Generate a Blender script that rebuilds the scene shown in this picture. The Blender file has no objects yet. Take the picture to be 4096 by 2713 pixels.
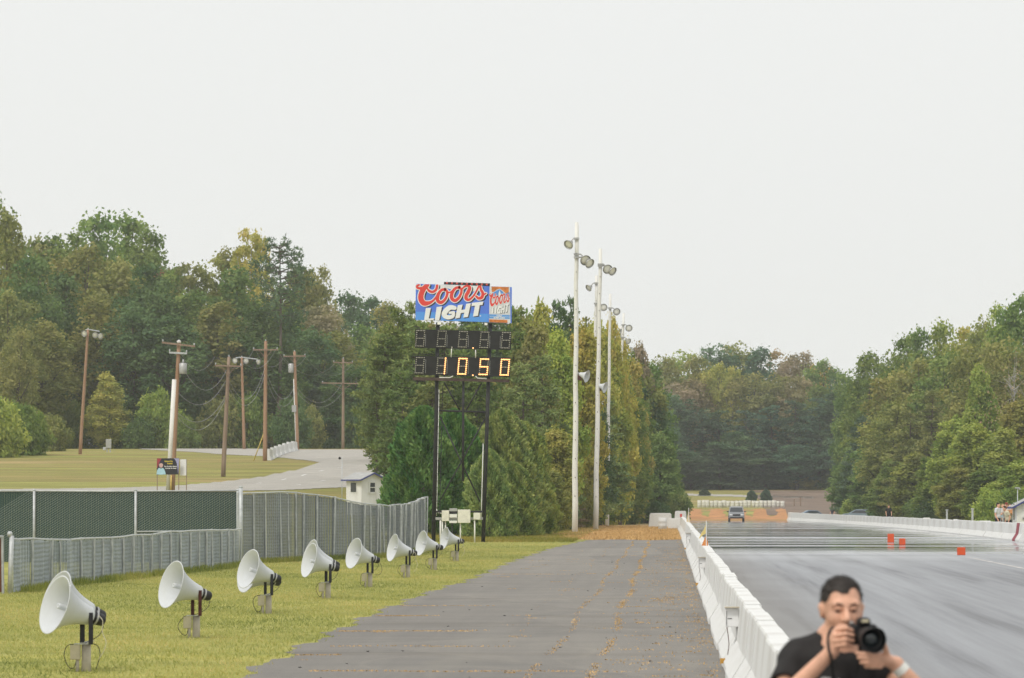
import bpy, bmesh, math, random
import numpy as np
from mathutils import Vector, Matrix, Euler
R = math.radians
random.seed(7)
scene = bpy.context.scene
COL = scene.collection

# ------------------------------------------------------------------ camera
FPX, PX, PY = 18000.0, 2670.0, 1985.0          # focal length and the point where the strip vanishes, photo pixels
EYE = 2.05
YAW = math.atan((PX - 2048) / FPX); PITCH = math.atan((PY - 1356.5) / FPX)
cam_data = bpy.data.cameras.new('camera')
cam = bpy.data.objects.new('camera', cam_data); COL.objects.link(cam)
cam.location = (0, 0, EYE)
cam.rotation_euler = (R(90) + PITCH, 0, YAW)
cam_data.sensor_width = 23.6
cam_data.lens = FPX / 4096 * 23.6
cam_data.clip_start = 0.5; cam_data.clip_end = 6000
cam_data.dof.use_dof = True
cam_data.dof.focus_distance = 120
cam_data.dof.aperture_fstop = 5.0
scene.camera = cam
CAMR = Euler((R(90) + PITCH, 0, YAW)).to_matrix()

# ------------------------------------------------------------------ world, sun, exposure
SUN_EL, SUN_AZ = R(52), R(215)
world = bpy.data.worlds.new('World'); scene.world = world
world.use_nodes = True
wn = world.node_tree; wn.nodes.clear()
sky = wn.nodes.new('ShaderNodeTexSky'); sky.sky_type = 'NISHITA'
sky.sun_disc = False; sky.sun_elevation = SUN_EL; sky.sun_rotation = SUN_AZ
sky.air_density = 1.0; sky.dust_density = 6.0; sky.ozone_density = 1.0
hsv = wn.nodes.new('ShaderNodeHueSaturation'); hsv.inputs['Saturation'].default_value = 0.25
wn.links.new(sky.outputs[0], hsv.inputs['Color'])
mixw = wn.nodes.new('ShaderNodeMix'); mixw.data_type = 'RGBA'
mixw.inputs[0].default_value = 0.86                      # closed thin cloud over most of the clear sky
wn.links.new(hsv.outputs[0], mixw.inputs[6]); mixw.inputs[7].default_value = (9.0, 9.12, 9.0, 1)
bg = wn.nodes.new('ShaderNodeBackground'); bg.inputs[1].default_value = 0.10
wo = wn.nodes.new('ShaderNodeOutputWorld')
wn.links.new(mixw.outputs[2], bg.inputs[0]); wn.links.new(bg.outputs[0], wo.inputs[0])
sd = bpy.data.lights.new('sun', 'SUN'); sd.energy = 1.5; sd.angle = R(10); sd.color = (1.0, 0.95, 0.87)
sun = bpy.data.objects.new('sun', sd); COL.objects.link(sun)
sun.location = (0, 0, 50)
# Sky Texture: rotation 0 = +Y, clockwise seen from above
sdir = Vector((math.sin(SUN_AZ) * math.cos(SUN_EL), math.cos(SUN_AZ) * math.cos(SUN_EL), math.sin(SUN_EL)))
sun.rotation_euler = sdir.to_track_quat('Z', 'Y').to_euler()
vs = scene.view_settings
vs.view_transform = 'Standard'; vs.look = 'None'; vs.gamma = 1; vs.exposure = 0.12; vs.use_curve_mapping = False
cy = scene.cycles
cy.use_denoising = True; cy.use_adaptive_sampling = True; cy.adaptive_threshold = .02
try: cy.denoiser = 'OPENIMAGEDENOISE'
except Exception: pass
cy.max_bounces = 6; cy.diffuse_bounces = 3; cy.glossy_bounces = 3; cy.transmission_bounces = 4
cy.transparent_max_bounces = 6; cy.volume_bounces = 1
cy.caustics_reflective = False; cy.caustics_refractive = False
scene.render.film_transparent = False

# ------------------------------------------------------------------ helpers
def ray(x, y):
    v = CAMR @ Vector(((x - 2048) / FPX, (1356.5 - y) / FPX, -1))
    return v / v.y
def pt(x, y, Y):
    r = ray(x, y); return Vector((r.x * Y, Y, EYE + r.z * Y))
def gx(x, Y, y=1985): return pt(x, y, Y).x
def zy(y, Y, x=2048): return pt(x, y, Y).z
def smooth(a, b, x):
    t = max(0.0, min(1.0, (x - a) / (b - a))); return t * t * (3 - 2 * t)
def interp(tab, x): return float(np.interp(x, [a for a, b in tab], [b for a, b in tab]))
ZL = [(-100, 0), (137, 0), (220, .3), (260, .9), (300, 2.3), (350, 3.5), (400, 5.2), (440, 6.35), (475, 7.05), (505, 7.25), (560, 7.3), (800, 9), (1600, 14)]
ZT = [(-100, 0), (205, 0), (225, -.01), (245, -.035), (270, -.085), (300, -.155), (340, -.27), (430, -.58), (590, -1.22), (604, -1.22), (621, .18), (640, .4), (680, 1.8), (725, 3.2), (800, 4.6), (1600, 12)]
def gz(X, Y):
    zt = interp(ZT, Y)
    b = smooth(-9, -16, X)
    z = zt * (1 - b) + interp(ZL, Y) * b
    if X > 26: z += (X - 26) * .04 * smooth(230, 330, Y)
    return z
def gp(x, y, lo=15, hi=1000):
    """where the sight line through a photo pixel meets the ground"""
    r = ray(x, y); Y = lo
    while Y < hi:
        if EYE + r.z * Y <= gz(r.x * Y, Y): break
        Y += .5
    return Vector((r.x * Y, Y, gz(r.x * Y, Y)))

def link(o, parent=None):
    COL.objects.link(o)
    if parent is not None: o.parent = parent
    return o
def tag(o, label=None, cat=None, group=None, kind=None):
    if label: o['label'] = label
    if cat: o['category'] = cat
    if group: o['group'] = group
    if kind: o['kind'] = kind
    return o
def thing(name, label, cat, loc=(0, 0, 0), rz=0, group=None):
    o = bpy.data.objects.new(name, None); o.empty_display_size = .2
    COL.objects.link(o); o.location = loc; o.rotation_euler = (0, 0, rz)
    return tag(o, label, cat, group)
def kids(o): return [c for c in bpy.data.objects if c.parent == o]
def copy_tree(o, parent=None):
    c = o.copy(); COL.objects.link(c); c.parent = parent
    for ch in list(o.children): copy_tree(ch, c)
    return c

class MB:
    def __init__(s): s.v = []; s.f = []; s.m = []; s.mi = 0
    def add(s, vs, fs):
        o = len(s.v); s.v += [tuple(p) for p in vs]
        for f in fs: s.f.append(tuple(i + o for i in f)); s.m.append(s.mi)
        return s
    def box(s, c, sz, rot=None, taper=1.0):
        x, y, z = [a / 2 for a in sz]; M = rot if rot is not None else Matrix.Identity(3)
        P = []
        for k in (-1, 1):
            t = 1 if k < 0 else taper
            for a, b in ((-1, -1), (1, -1), (1, 1), (-1, 1)): P.append(Vector(c) + M @ Vector((a * x * t, b * y * t, k * z)))
        return s.add(P, [(3, 2, 1, 0), (4, 5, 6, 7), (0, 1, 5, 4), (1, 2, 6, 5), (2, 3, 7, 6), (3, 0, 4, 7)])
    def span(s, lo, hi):
        return s.box([(a + b) / 2 for a, b in zip(lo, hi)], [b - a for a, b in zip(lo, hi)])
    def tube(s, path, rad, n=8, cap=True):
        P = [Vector(p) for p in path]; rs = rad if hasattr(rad, '__len__') else [rad] * len(P)
        o = len(s.v); prev = None
        for i, p in enumerate(P):
            d = (P[min(i + 1, len(P) - 1)] - P[max(i - 1, 0)])
            d = d.normalized() if d.length > 1e-9 else Vector((0, 0, 1))
            if prev is None:
                u = d.orthogonal().normalized()
            else:
                u = prev - d * prev.dot(d); u = u.normalized() if u.length > 1e-6 else d.orthogonal().normalized()
            prev = u; w = d.cross(u)
            for k in range(n):
                a = 2 * math.pi * k / n
                s.v.append(tuple(p + (u * math.cos(a) + w * math.sin(a)) * rs[i]))
        for i in range(len(P) - 1):
            for k in range(n):
                a = o + i * n + k; b = o + i * n + (k + 1) % n
                s.f.append((a, b, b + n, a + n)); s.m.append(s.mi)
        if cap:
            s.f.append(tuple(o + k for k in reversed(range(n)))); s.m.append(s.mi)
            e = o + (len(P) - 1) * n
            s.f.append(tuple(e + k for k in range(n))); s.m.append(s.mi)
        return s
    def lathe(s, prof, n=24, M=None, c0=True, c1=True):
        """prof = [(axial, radius)], axis = local +X before M"""
        M = M if M is not None else Matrix.Identity(4); o = len(s.v)
        for a, r in prof:
            for k in range(n):
                t = 2 * math.pi * k / n
                s.v.append(tuple(M @ Vector((a, r * math.cos(t), r * math.sin(t)))))
        for i in range(len(prof) - 1):
            for k in range(n):
                a = o + i * n + k; b = o + i * n + (k + 1) % n
                s.f.append((a, a + n, b + n, b)); s.m.append(s.mi)
        if c0: s.f.append(tuple(o + k for k in range(n))); s.m.append(s.mi)
        if c1:
            e = o + (len(prof) - 1) * n
            s.f.append(tuple(e + k for k in reversed(range(n)))); s.m.append(s.mi)
        return s
    def ext(s, poly, y0, y1):
        """polygon of (x, z) extruded between two y values"""
        n = len(poly)
        s.add([(x, y0, z) for x, z in poly] + [(x, y1, z) for x, z in poly],
              [tuple(range(n)), tuple(reversed(range(n, 2 * n)))] + [(i, i + n, (i + 1) % n + n, (i + 1) % n) for i in range(n)])
        return s
    def mesh(s, name, mats, smooth=False):
        me = bpy.data.meshes.new(name); me.from_pydata(s.v, [], s.f)
        for m in (mats if isinstance(mats, (list, tuple)) else [mats]): me.materials.append(m)
        if any(s.m): me.polygons.foreach_set('material_index', s.m)
        if smooth: me.polygons.foreach_set('use_smooth', [True] * len(s.f))
        me.update(); return me
    def build(s, name, mats, parent=None, smooth=False, bevel=0):
        me = s.mesh(name, mats, smooth)
        bm = bmesh.new(); bm.from_mesh(me)
        bmesh.ops.recalc_face_normals(bm, faces=bm.faces)
        if bevel: bmesh.ops.bevel(bm, geom=list(bm.edges), offset=bevel, segments=1, affect='EDGES', clamp_overlap=True)
        bm.to_mesh(me); bm.free()
        return link(bpy.data.objects.new(name, me), parent)

# ------------------------------------------------------------------ materials
def nodes_of(name):
    m = bpy.data.materials.new(name); m.use_nodes = True; nt = m.node_tree
    b = nt.nodes['Principled BSDF']; return m, nt, b
def ramp(nt, stops, fac):
    r = nt.nodes.new('ShaderNodeValToRGB'); cr = r.color_ramp
    while len(cr.elements) < len(stops): cr.elements.new(.5)
    for e, (p, c) in zip(cr.elements, stops): e.position = p; e.color = (*c, 1) if len(c) == 3 else c
    nt.links.new(fac, r.inputs[0]); return r.outputs[0]
def noise(nt, scale, detail=4, vec=None, rough=.55, dist=0):
    n = nt.nodes.new('ShaderNodeTexNoise'); n.inputs['Scale'].default_value = scale
    n.inputs['Detail'].default_value = detail; n.inputs['Roughness'].default_value = rough; n.inputs['Distortion'].default_value = dist
    if vec is not None: nt.links.new(vec, n.inputs['Vector'])
    return n.outputs['Fac']
def coords(nt, scale=(1, 1, 1), kind='Object', rot=(0, 0, 0)):
    t = nt.nodes.new('ShaderNodeTexCoord'); mp = nt.nodes.new('ShaderNodeMapping')
    mp.inputs['Scale'].default_value = scale; mp.inputs['Rotation'].default_value = rot
    nt.links.new(t.outputs[kind], mp.inputs[0]); return mp.outputs[0]
def wcoords(nt, scale=(1, 1, 1)):
    t = nt.nodes.new('ShaderNodeNewGeometry'); mp = nt.nodes.new('ShaderNodeMapping')
    mp.inputs['Scale'].default_value = scale
    nt.links.new(t.outputs['Position'], mp.inputs[0]); return mp.outputs[0]
def mixc(nt, fac, a, b, mode='MIX'):
    m = nt.nodes.new('ShaderNodeMix'); m.data_type = 'RGBA'; m.blend_type = mode
    for sock, v in ((m.inputs[0], fac), (m.inputs[6], a), (m.inputs[7], b)):
        if hasattr(v, 'is_linked') or hasattr(v, 'links'): nt.links.new(v, sock)
        elif hasattr(v, '__len__'): sock.default_value = (*v, 1) if len(v) == 3 else v
        else: sock.default_value = v
    return m.outputs[2]
def bump(nt, b, h, strength=.3, dist=.01):
    n = nt.nodes.new('ShaderNodeBump'); n.inputs['Strength'].default_value = strength; n.inputs['Distance'].default_value = dist
    nt.links.new(h, n.inputs['Height']); nt.links.new(n.outputs[0], b.inputs['Normal'])
def math_(nt, op, a, b=None, clamp=False):
    m = nt.nodes.new('ShaderNodeMath'); m.operation = op; m.use_clamp = clamp
    for i, v in enumerate((a, b)):
        if v is None: continue
        if hasattr(v, 'links'): nt.links.new(v, m.inputs[i])
        else: m.inputs[i].default_value = v
    return m.outputs[0]
def plain(name, col, rough=.6, var=.25, scale=3, metal=0, spec=.4, bmp=0, vs=(1, 1, 1), kind='Object'):
    """base colour with soft mottling"""
    m, nt, b = nodes_of(name)
    v = coords(nt, vs, kind) if kind == 'Object' else wcoords(nt, vs)
    n = noise(nt, scale, 5, v)
    lo = [c * (1 - var) for c in col]; hi = [min(1, c * (1 + var * .6)) for c in col]
    nt.links.new(ramp(nt, [(.3, lo), (.7, hi)], n), b.inputs['Base Color'])
    b.inputs['Roughness'].default_value = rough; b.inputs['Metallic'].default_value = metal
    b.inputs['Specular IOR Level'].default_value = spec
    if bmp: bump(nt, b, n, bmp, .02)
    return m
def emit(name, col, s):
    m, nt, b = nodes_of(name)
    b.inputs['Base Color'].default_value = (*col, 1); b.inputs['Emission Color'].default_value = (*col, 1)
    b.inputs['Emission Strength'].default_value = s; return m

def grass_mat():
    m, nt, b = nodes_of('grass_ground')
    w = wcoords(nt); n1 = noise(nt, .35, 5, w); n2 = noise(nt, 9, 4, w)
    ws = wcoords(nt, (.02, .16, .1)); n3 = noise(nt, 1.0, 5, ws, .65)
    g = ramp(nt, [(.25, (.30, .31, .095)), (.5, (.385, .37, .12)), (.75, (.46, .425, .165))], n1)
    g = mixc(nt, math_(nt, 'MULTIPLY', n2, .6), g, (.20, .225, .055), 'MIX')
    dry = ramp(nt, [(.42, (.17, .165, .06)), (.56, (.27, .23, .09)), (.72, (.46, .34, .18))], n3)
    sep = nt.nodes.new('ShaderNodeSeparateXYZ'); nt.links.new(wcoords(nt), sep.inputs[0])
    far = math_(nt, 'MULTIPLY', math_(nt, 'SUBTRACT', sep.outputs[1], 215), .012, True)
    far = math_(nt, 'MULTIPLY', far, ramp(nt, [(.36, (0, 0, 0)), (.56, (1, 1, 1))], n3))
    g = mixc(nt, far, g, dry)
    mow = noise(nt, 1.0, 5, wcoords(nt, (.10, .55, .3)), .7)
    g = mixc(nt, .55, g, ramp(nt, [(.32, (.22, .25, .16)), (.5, (.5, .5, .48)), (.68, (.80, .72, .66))], mow), 'OVERLAY')
    nt.links.new(g, b.inputs['Base Color']); b.inputs['Roughness'].default_value = .95; b.inputs['Specular IOR Level'].default_value = .05
    bump(nt, b, n2, .6, .05); return m
def asphalt_mat():
    m, nt, b = nodes_of('old_asphalt')
    w = wcoords(nt); fine = noise(nt, 28, 3, w, .7); big = noise(nt, .35, 5, w, .6)
    ac = wcoords(nt, (.22, 2.2, 1)); cross = noise(nt, 1.0, 4, ac, .6)
    al = wcoords(nt, (1.6, .05, 1)); lon = noise(nt, 1.0, 4, al, .6)
    c = ramp(nt, [(.25, (.115, .115, .118)), (.55, (.165, .162, .158)), (.8, (.225, .215, .195))], big)
    c = mixc(nt, .35, c, ramp(nt, [(.3, (.10, .10, .105)), (.7, (.235, .225, .205))], cross))
    c = mixc(nt, .3, c, ramp(nt, [(.3, (.09, .09, .095)), (.7, (.21, .205, .195))], lon))
    c = mixc(nt, .45, c, ramp(nt, [(.3, (.07, .07, .072)), (.7, (.26, .255, .25))], fine), 'OVERLAY')
    for sc_, ds_, th_, am_ in ((.021, 5.0, .007, .45), (.013, 9.0, .005, .35)):
        br = nt.nodes.new('ShaderNodeTexWave'); br.wave_type = 'BANDS'; br.bands_direction = 'Y'
        br.inputs['Scale'].default_value = sc_; br.inputs['Distortion'].default_value = ds_; br.inputs['Detail'].default_value = 5; br.inputs['Detail Scale'].default_value = 1.3; br.inputs['Detail Roughness'].default_value = .6
        nt.links.new(wcoords(nt, (.25, 1, 1)), br.inputs[0])
        crack = ramp(nt, [(0, (1, 1, 1)), (th_, (1, 1, 1)), (th_ * 2.5, (0, 0, 0))], br.outputs['Fac'])
        brk = ramp(nt, [(.42, (0, 0, 0)), (.6, (1, 1, 1))], noise(nt, .45, 3, w))
        c = mixc(nt, math_(nt, 'MULTIPLY', math_(nt, 'MULTIPLY', crack, brk), am_), c, (.07, .062, .055))
    # sealed repairs and pale tyre sweeps
    sw = noise(nt, .22, 2, wcoords(nt, (1, .35, 1)), .5, 2.2); swp = ramp(nt, [(.47, (0, 0, 0)), (.50, (1, 1, 1)), (.53, (0, 0, 0))], sw)
    c = mixc(nt, math_(nt, 'MULTIPLY', swp, .10), c, (.26, .245, .20))
    pa = nt.nodes.new('ShaderNodeTexVoronoi'); pa.inputs['Scale'].default_value = 1.0; nt.links.new(wcoords(nt, (.22, .06, 1)), pa.inputs['Vector'])
    c = mixc(nt, .22, c, ramp(nt, [(.0, (.11, .11, .112)), (1, (.25, .24, .225))], pa.outputs['Color']))
    c = mixc(nt, 1.0, c, (1.74, 1.66, 1.54), 'MULTIPLY')
    nt.links.new(c, b.inputs['Base Color']); b.inputs['Roughness'].default_value = .8; b.inputs['Specular IOR Level'].default_value = .25
    bump(nt, b, fine, .8, .012); return m
def track_mat():
    m, nt, b = nodes_of('racing_track')
    w = wcoords(nt); fine = noise(nt, 24, 3, w, .7)
    al = wcoords(nt, (1.3, .022, 1)); lon = noise(nt, 1.0, 5, al, .62, .3)
    al2 = wcoords(nt, (5, .03, 1)); lon2 = noise(nt, 1.0, 4, al2, .6)
    big = noise(nt, .12, 4, w)
    c = ramp(nt, [(.28, (.13, .13, .135)), (.44, (.215, .218, .226)), (.7, (.275, .28, .29))], lon)
    c = mixc(nt, .38, c, ramp(nt, [(.34, (.12, .12, .125)), (.6, (.28, .285, .295))], lon2), 'MULTIPLY')
    c = mixc(nt, 1.0, c, (2.02, 2.04, 2.08), 'MULTIPLY')
    sep = nt.nodes.new('ShaderNodeSeparateXYZ'); nt.links.new(w, sep.inputs[0])
    edge = ramp(nt, [(.0, (1, 1, 1)), (.14, (1, 1, 1)), (.26, (0, 0, 0))], math_(nt, 'MULTIPLY', math_(nt, 'ADD', sep.outputs[0], math_(nt, 'MULTIPLY', big, 1.5)), .0625))
    c = mixc(nt, math_(nt, 'MULTIPLY', edge, .8), c, ramp(nt, [(.3, (.22, .205, .19)), (.7, (.31, .29, .265))], big))
    c = mixc(nt, .3, c, ramp(nt, [(.3, (.1, .1, .1)), (.7, (.33, .33, .33))], fine), 'OVERLAY')
    nt.links.new(c, b.inputs['Base Color'])
    # far track made slick in bands to imitate the heat mirage, mirroring trees and barriers
    far = math_(nt, 'MULTIPLY', math_(nt, 'SUBTRACT', sep.outputs[1], 128), 1 / 40, True)
    ripple = wcoords(nt, (.022, .11, 1)); rp = noise(nt, 1.0, 5, ripple, .68, .15)
    rr = ramp(nt, [(.46, (.03, .03, .03)), (.53, (.13, .13, .13)), (.66, (.42, .42, .42))], rp)
    ro = mixc(nt, far, (.78, .78, .78), rr)
    nt.links.new(ro, b.inputs['Roughness']); b.inputs['Specular IOR Level'].default_value = .5
    bp = nt.nodes.new('ShaderNodeBump'); bp.inputs['Distance'].default_value = .004
    nt.links.new(math_(nt, 'MULTIPLY', math_(nt, 'SUBTRACT', 1.0, far), .12), bp.inputs['Strength'])
    nt.links.new(fine, bp.inputs['Height']); nt.links.new(bp.outputs[0], b.inputs['Normal']); return m
def paint_mat(name='white_paint', col=(.735, .735, .72), dirt=(.44, .41, .36), amt=.5, zs=1.0):
    m, nt, b = nodes_of(name)
    w = coords(nt, (1, 1, 1)); n1 = noise(nt, 1.1, 6, w, .65); n2 = noise(nt, 14, 4, w)
    ws = coords(nt, (6, 6, .5)); n3 = noise(nt, 1.2, 4, ws)
    f = math_(nt, 'MULTIPLY', ramp(nt, [(.5, (0, 0, 0)), (.8, (1, 1, 1))], n1), amt)
    f2 = math_(nt, 'MULTIPLY', ramp(nt, [(.55, (0, 0, 0)), (.75, (1, 1, 1))], n3), amt * .6)
    c = mixc(nt, f, col, dirt); c = mixc(nt, f2, c, dirt)
    nt.links.new(c, b.inputs['Base Color']); b.inputs['Roughness'].default_value = .7; b.inputs['Specular IOR Level'].default_value = .3
    bump(nt, b, n2, .25, .006); return m
def wood_mat(name, lo, hi):
    m, nt, b = nodes_of(name)
    v = coords(nt, (14, 14, .35)); n = noise(nt, 1.0, 5, v, .6); big = noise(nt, .5, 3, coords(nt, (1, 1, .6)))
    c = ramp(nt, [(.3, lo), (.7, hi)], n); c = mixc(nt, math_(nt, 'MULTIPLY', big, .5), c, lo)
    nt.links.new(c, b.inputs['Base Color']); b.inputs['Roughness'].default_value = .85; b.inputs['Specular IOR Level'].default_value = .2
    bump(nt, b, n, .4, .01); return m
def leaf_mat(name='leaves', transl=.35):
    m, nt, b = nodes_of(name); nt.nodes.remove(b)
    oi = nt.nodes.new('ShaderNodeObjectInfo'); at = nt.nodes.new('ShaderNodeAttribute'); at.attribute_name = 'tint'
    hs = nt.nodes.new('ShaderNodeHueSaturation'); nt.links.new(oi.outputs['Color'], hs.inputs['Color'])
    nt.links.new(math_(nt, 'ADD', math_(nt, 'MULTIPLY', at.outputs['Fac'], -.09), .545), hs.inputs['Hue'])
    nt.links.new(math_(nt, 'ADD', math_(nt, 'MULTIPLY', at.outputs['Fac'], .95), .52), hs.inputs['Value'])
    d = nt.nodes.new('ShaderNodeBsdfDiffuse'); t = nt.nodes.new('ShaderNodeBsdfTranslucent')
    nt.links.new(hs.outputs[0], d.inputs[0])
    nt.links.new(mixc(nt, 1.0, hs.outputs[0], (1.15, 1.25, .7), 'MULTIPLY'), t.inputs[0])
    mx = nt.nodes.new('ShaderNodeMixShader'); mx.inputs[0].default_value = transl
    nt.links.new(d.outputs[0], mx.inputs[1]); nt.links.new(t.outputs[0], mx.inputs[2])
    nt.links.new(mx.outputs[0], nt.nodes['Material Output'].inputs[0]); return m

def obj_color_mat(name, rough=.8, var=.25):
    m, nt, b = nodes_of(name); oi = nt.nodes.new('ShaderNodeObjectInfo')
    n = noise(nt, 9, 4, coords(nt)); v = ramp(nt, [(.3, (1 - var,) * 3), (.7, (1, 1, 1))], n)
    nt.links.new(mixc(nt, 1.0, oi.outputs['Color'], v, 'MULTIPLY'), b.inputs['Base Color'])
    b.inputs['Roughness'].default_value = rough; b.inputs['Specular IOR Level'].default_value = .25
    return m
M = {}
M['grass'] = grass_mat(); M['asphalt'] = asphalt_mat(); M['track'] = track_mat()
M['white'] = paint_mat(amt=.62); M['white2'] = paint_mat('white_pole_paint', (.78, .77, .73), (.50, .46, .40), .55)
M['horn'] = paint_mat('horn_fibreglass', (.60, .62, .64), (.45, .44, .41), .38)
M['black'] = plain('black_steel', (.022, .022, .024), .55, .4, 6)
M['dark'] = plain('black_painted_steel', (.028, .028, .030), .75, .5, 4, bmp=.2)
M['panel'] = plain('black_panel', (.018, .018, .019), .8, .45, 2.5)
M['rust'] = plain('rusty_bracket', (.075, .022, .018), .8, .5, 9)
M['beige'] = plain('beige_plastic', (.56, .50, .38), .7, .2, 6)
M['post'] = plain('weathered_post', (.52, .47, .38), .85, .3, 5, bmp=.3)
M['galv'] = plain('galvanised_steel', (.52, .54, .55), .5, .2, 8, metal=.25)
M['slatgrey'] = plain('grey_slat', (.275, .295, .31), .6, .25, 2.5)
M['slatgreen'] = plain('green_slat', (.022, .056, .050), .55, .2, 3)
M['fencerust'] = plain('rusty_slat', (.20, .075, .045), .85, .4, 3)
M['pole'] = wood_mat('pole_wood', (.20, .135, .095), (.40, .31, .24))
M['polered'] = wood_mat('pole_wood_reddish', (.27, .15, .09), (.50, .33, .22))
M['bark'] = wood_mat('bark', (.075, .060, .048), (.17, .14, .115))
M['barkpale'] = wood_mat('pale_bark', (.30, .28, .25), (.52, .50, .46))
M['leaf'] = leaf_mat(); M['needle'] = leaf_mat('needles', .15)
M['concrete'] = plain('road_concrete', (.40, .375, .335), .9, .16, .6, bmp=.1, kind='World')
M['clay'] = plain('orange_clay', (.46, .22, .085), .95, .25, .5, bmp=.3, kind='World')
M['tan'] = plain('dry_grass_ground', (.42, .29, .13), .95, .35, .7, bmp=.3, kind='World')
M['earth'] = plain('brown_earth', (.19, .135, .098), .95, .3, .25, kind='World')
M['orange'] = plain('orange_foam', (.72, .10, .025), .6, .08, 4)
M['blue'] = plain('sign_blue', (.09, .20, .72), .45, .05, 1)
M['red'] = plain('sign_red', (.72, .060, .050), .45, .05, 1)
M['signwhite'] = plain('sign_white', (.82, .82, .82), .45, .04, 1)
M['signdark'] = plain('sign_dark', (.03, .03, .035), .5, .1, 1)
M['glass'] = plain('dark_glass', (.035, .04, .045), .12, .1, 1, spec=.6)
M['tyre'] = plain('tyre_rubber', (.02, .02, .021), .85, .2, 6)
M['rim'] = plain('alloy', (.45, .45, .46), .35, .1, 5, metal=.7)
M['lampglass'] = plain('lamp_reflector', (.92, .91, .86), .12, .08, 6, spec=.8)
M['lamp'] = plain('lamp_housing', (.45, .45, .44), .45, .2, 6, metal=.4)
M['roof'] = plain('grey_shingle', (.40, .40, .39), .85, .2, 5)
M['blueTrim'] = plain('navy_trim', (.05, .06, .22), .6, .2, 5)
M['cable'] = plain('cable', (.30, .30, .30), .6, .1, 3)
M['cablepale'] = plain('pale_cable', (.60, .55, .42), .6, .1, 3)
M['bulb_off'] = plain('unlit_bulb', (.50, .48, .40), .25, .15, 6, spec=.6)
M['bulb_on'] = emit('lit_bulb', (1.0, .50, .19), 1.7)
M['redlamp'] = plain('red_lens', (.62, .075, .055), .3, .1, 6, spec=.6)
M['skin'] = plain('skin', (.72, .40, .275), .5, .20, 16, spec=.4, bmp=.15)
M['hair'] = plain('dark_hair', (.038, .030, .025), .6, .4, 60)
M['shirt'] = plain('charcoal_cotton', (.024, .022, .022), .9, .35, 14, bmp=.2)
M['denim'] = plain('denim', (.05, .07, .12), .9, .2, 12)
M['camera'] = plain('black_camera_body', (.014, .014, .015), .45, .2, 12)
M['lens'] = plain('lens_glass', (.012, .022, .025), .05, .3, 3, spec=.9)
M['gold'] = plain('camera_badge', (.62, .55, .38), .4, .1, 5)
M['band'] = plain('paper_wristband', (.78, .77, .72), .6, .1, 5)
M['oc'] = obj_color_mat('dyed_cloth'); M['ocg'] = obj_color_mat('car_paint', .3, .05)
M['drygrass'] = plain('dry_grass_blades', (.62, .40, .17), .9, .35, .8, kind='World')
# ------------------------------------------------------------------ the ground
def sheet(name, xs, ys, mat, inside=None, dz=0.0, zf=None, smooth_=True):
    zf = zf or gz
    idx = {}; v = []; f = []
    def vid(i, j):
        if (i, j) not in idx:
            idx[(i, j)] = len(v); v.append((xs[i], ys[j], zf(xs[i], ys[j]) + dz))
        return idx[(i, j)]
    for j in range(len(ys) - 1):
        for i in range(len(xs) - 1):
            if inside is None or inside((xs[i] + xs[i + 1]) / 2, (ys[j] + ys[j + 1]) / 2):
                f.append((vid(i, j), vid(i + 1, j), vid(i + 1, j + 1), vid(i, j + 1)))
    me = bpy.data.meshes.new(name); me.from_pydata(v, [], f); me.materials.append(mat)
    if smooth_: me.polygons.foreach_set('use_smooth', [True] * len(f))
    o = link(bpy.data.objects.new(name, me)); o['kind'] = 'structure'; return o
def frange(a, b, s):
    n = max(1, int(round((b - a) / s))); return [a + (b - a) * i / n for i in range(n + 1)]
gxs = frange(-420, -90, 30) + frange(-88, 60, 2)[0:] + frange(75, 420, 30)
gys = frange(-60, 130, 10) + frange(134, 800, 4) + frange(830, 1600, 70)
sheet('ground', gxs, gys, M['grass'])

def inpoly(poly):
    P = [(p[0], p[1]) for p in poly]
    def f(x, y):
        c = False; j = len(P) - 1
        for i in range(len(P)):
            (xi, yi), (xj, yj) = P[i], P[j]
            if (yi > y) != (yj > y) and x < (xj - xi) * (y - yi) / (yj - yi) + xi: c = not c
            j = i
        return c
    return f
# return road of old asphalt, its left edge frayed into the grass
REDGE = [(-20, -4.7), (50, -4.84), (62, -5.0), (80, -5.15), (97, -5.1), (110, -4.85), (140, -4.9), (176, -4.6), (200, -4.0), (212, -3.6)]
def redge(Y):
    return interp(REDGE, Y) + .10 * math.sin(Y * .9) + .07 * math.sin(Y * 2.3 + 1) + .05 * math.sin(Y * 5.1)
ys = frange(-20, 214, .5); v = []; f = []
for j, Y in enumerate(ys):
    x0 = redge(Y)
    for k in range(8): v.append((x0 + (.9 - x0) * k / 7, Y + (math.sin(k * 2.1) * .5 + math.sin(k * 5.3) * .4 if j == len(ys) - 1 else 0), .004))
    if j:
        for k in range(7): a = (j - 1) * 8 + k; f.append((a, a + 1, a + 9, a + 8))
me = bpy.data.meshes.new('return_road'); me.from_pydata(v, [], f); me.materials.append(M['asphalt'])
tag(link(bpy.data.objects.new('return_road', me)), kind='structure')
# race track
def track_z(X, Y):     # far surface rolled by a few millimetres to ripple the imitated heat mirage
    k = smooth(120, 190, Y)
    return gz(X, Y) + .012 * k + k * (.0045 * math.sin(Y * .46 + X * .05) + .0028 * math.sin(Y * .97 + 1.3 + X * .09) + .0016 * math.sin(Y * 1.9 + X * .21))
sheet('race_track', frange(.9, 16.4, 1.0), frange(-20, 120, 4) + frange(121, 600, .6), M['track'], dz=.006, zf=track_z)
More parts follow.
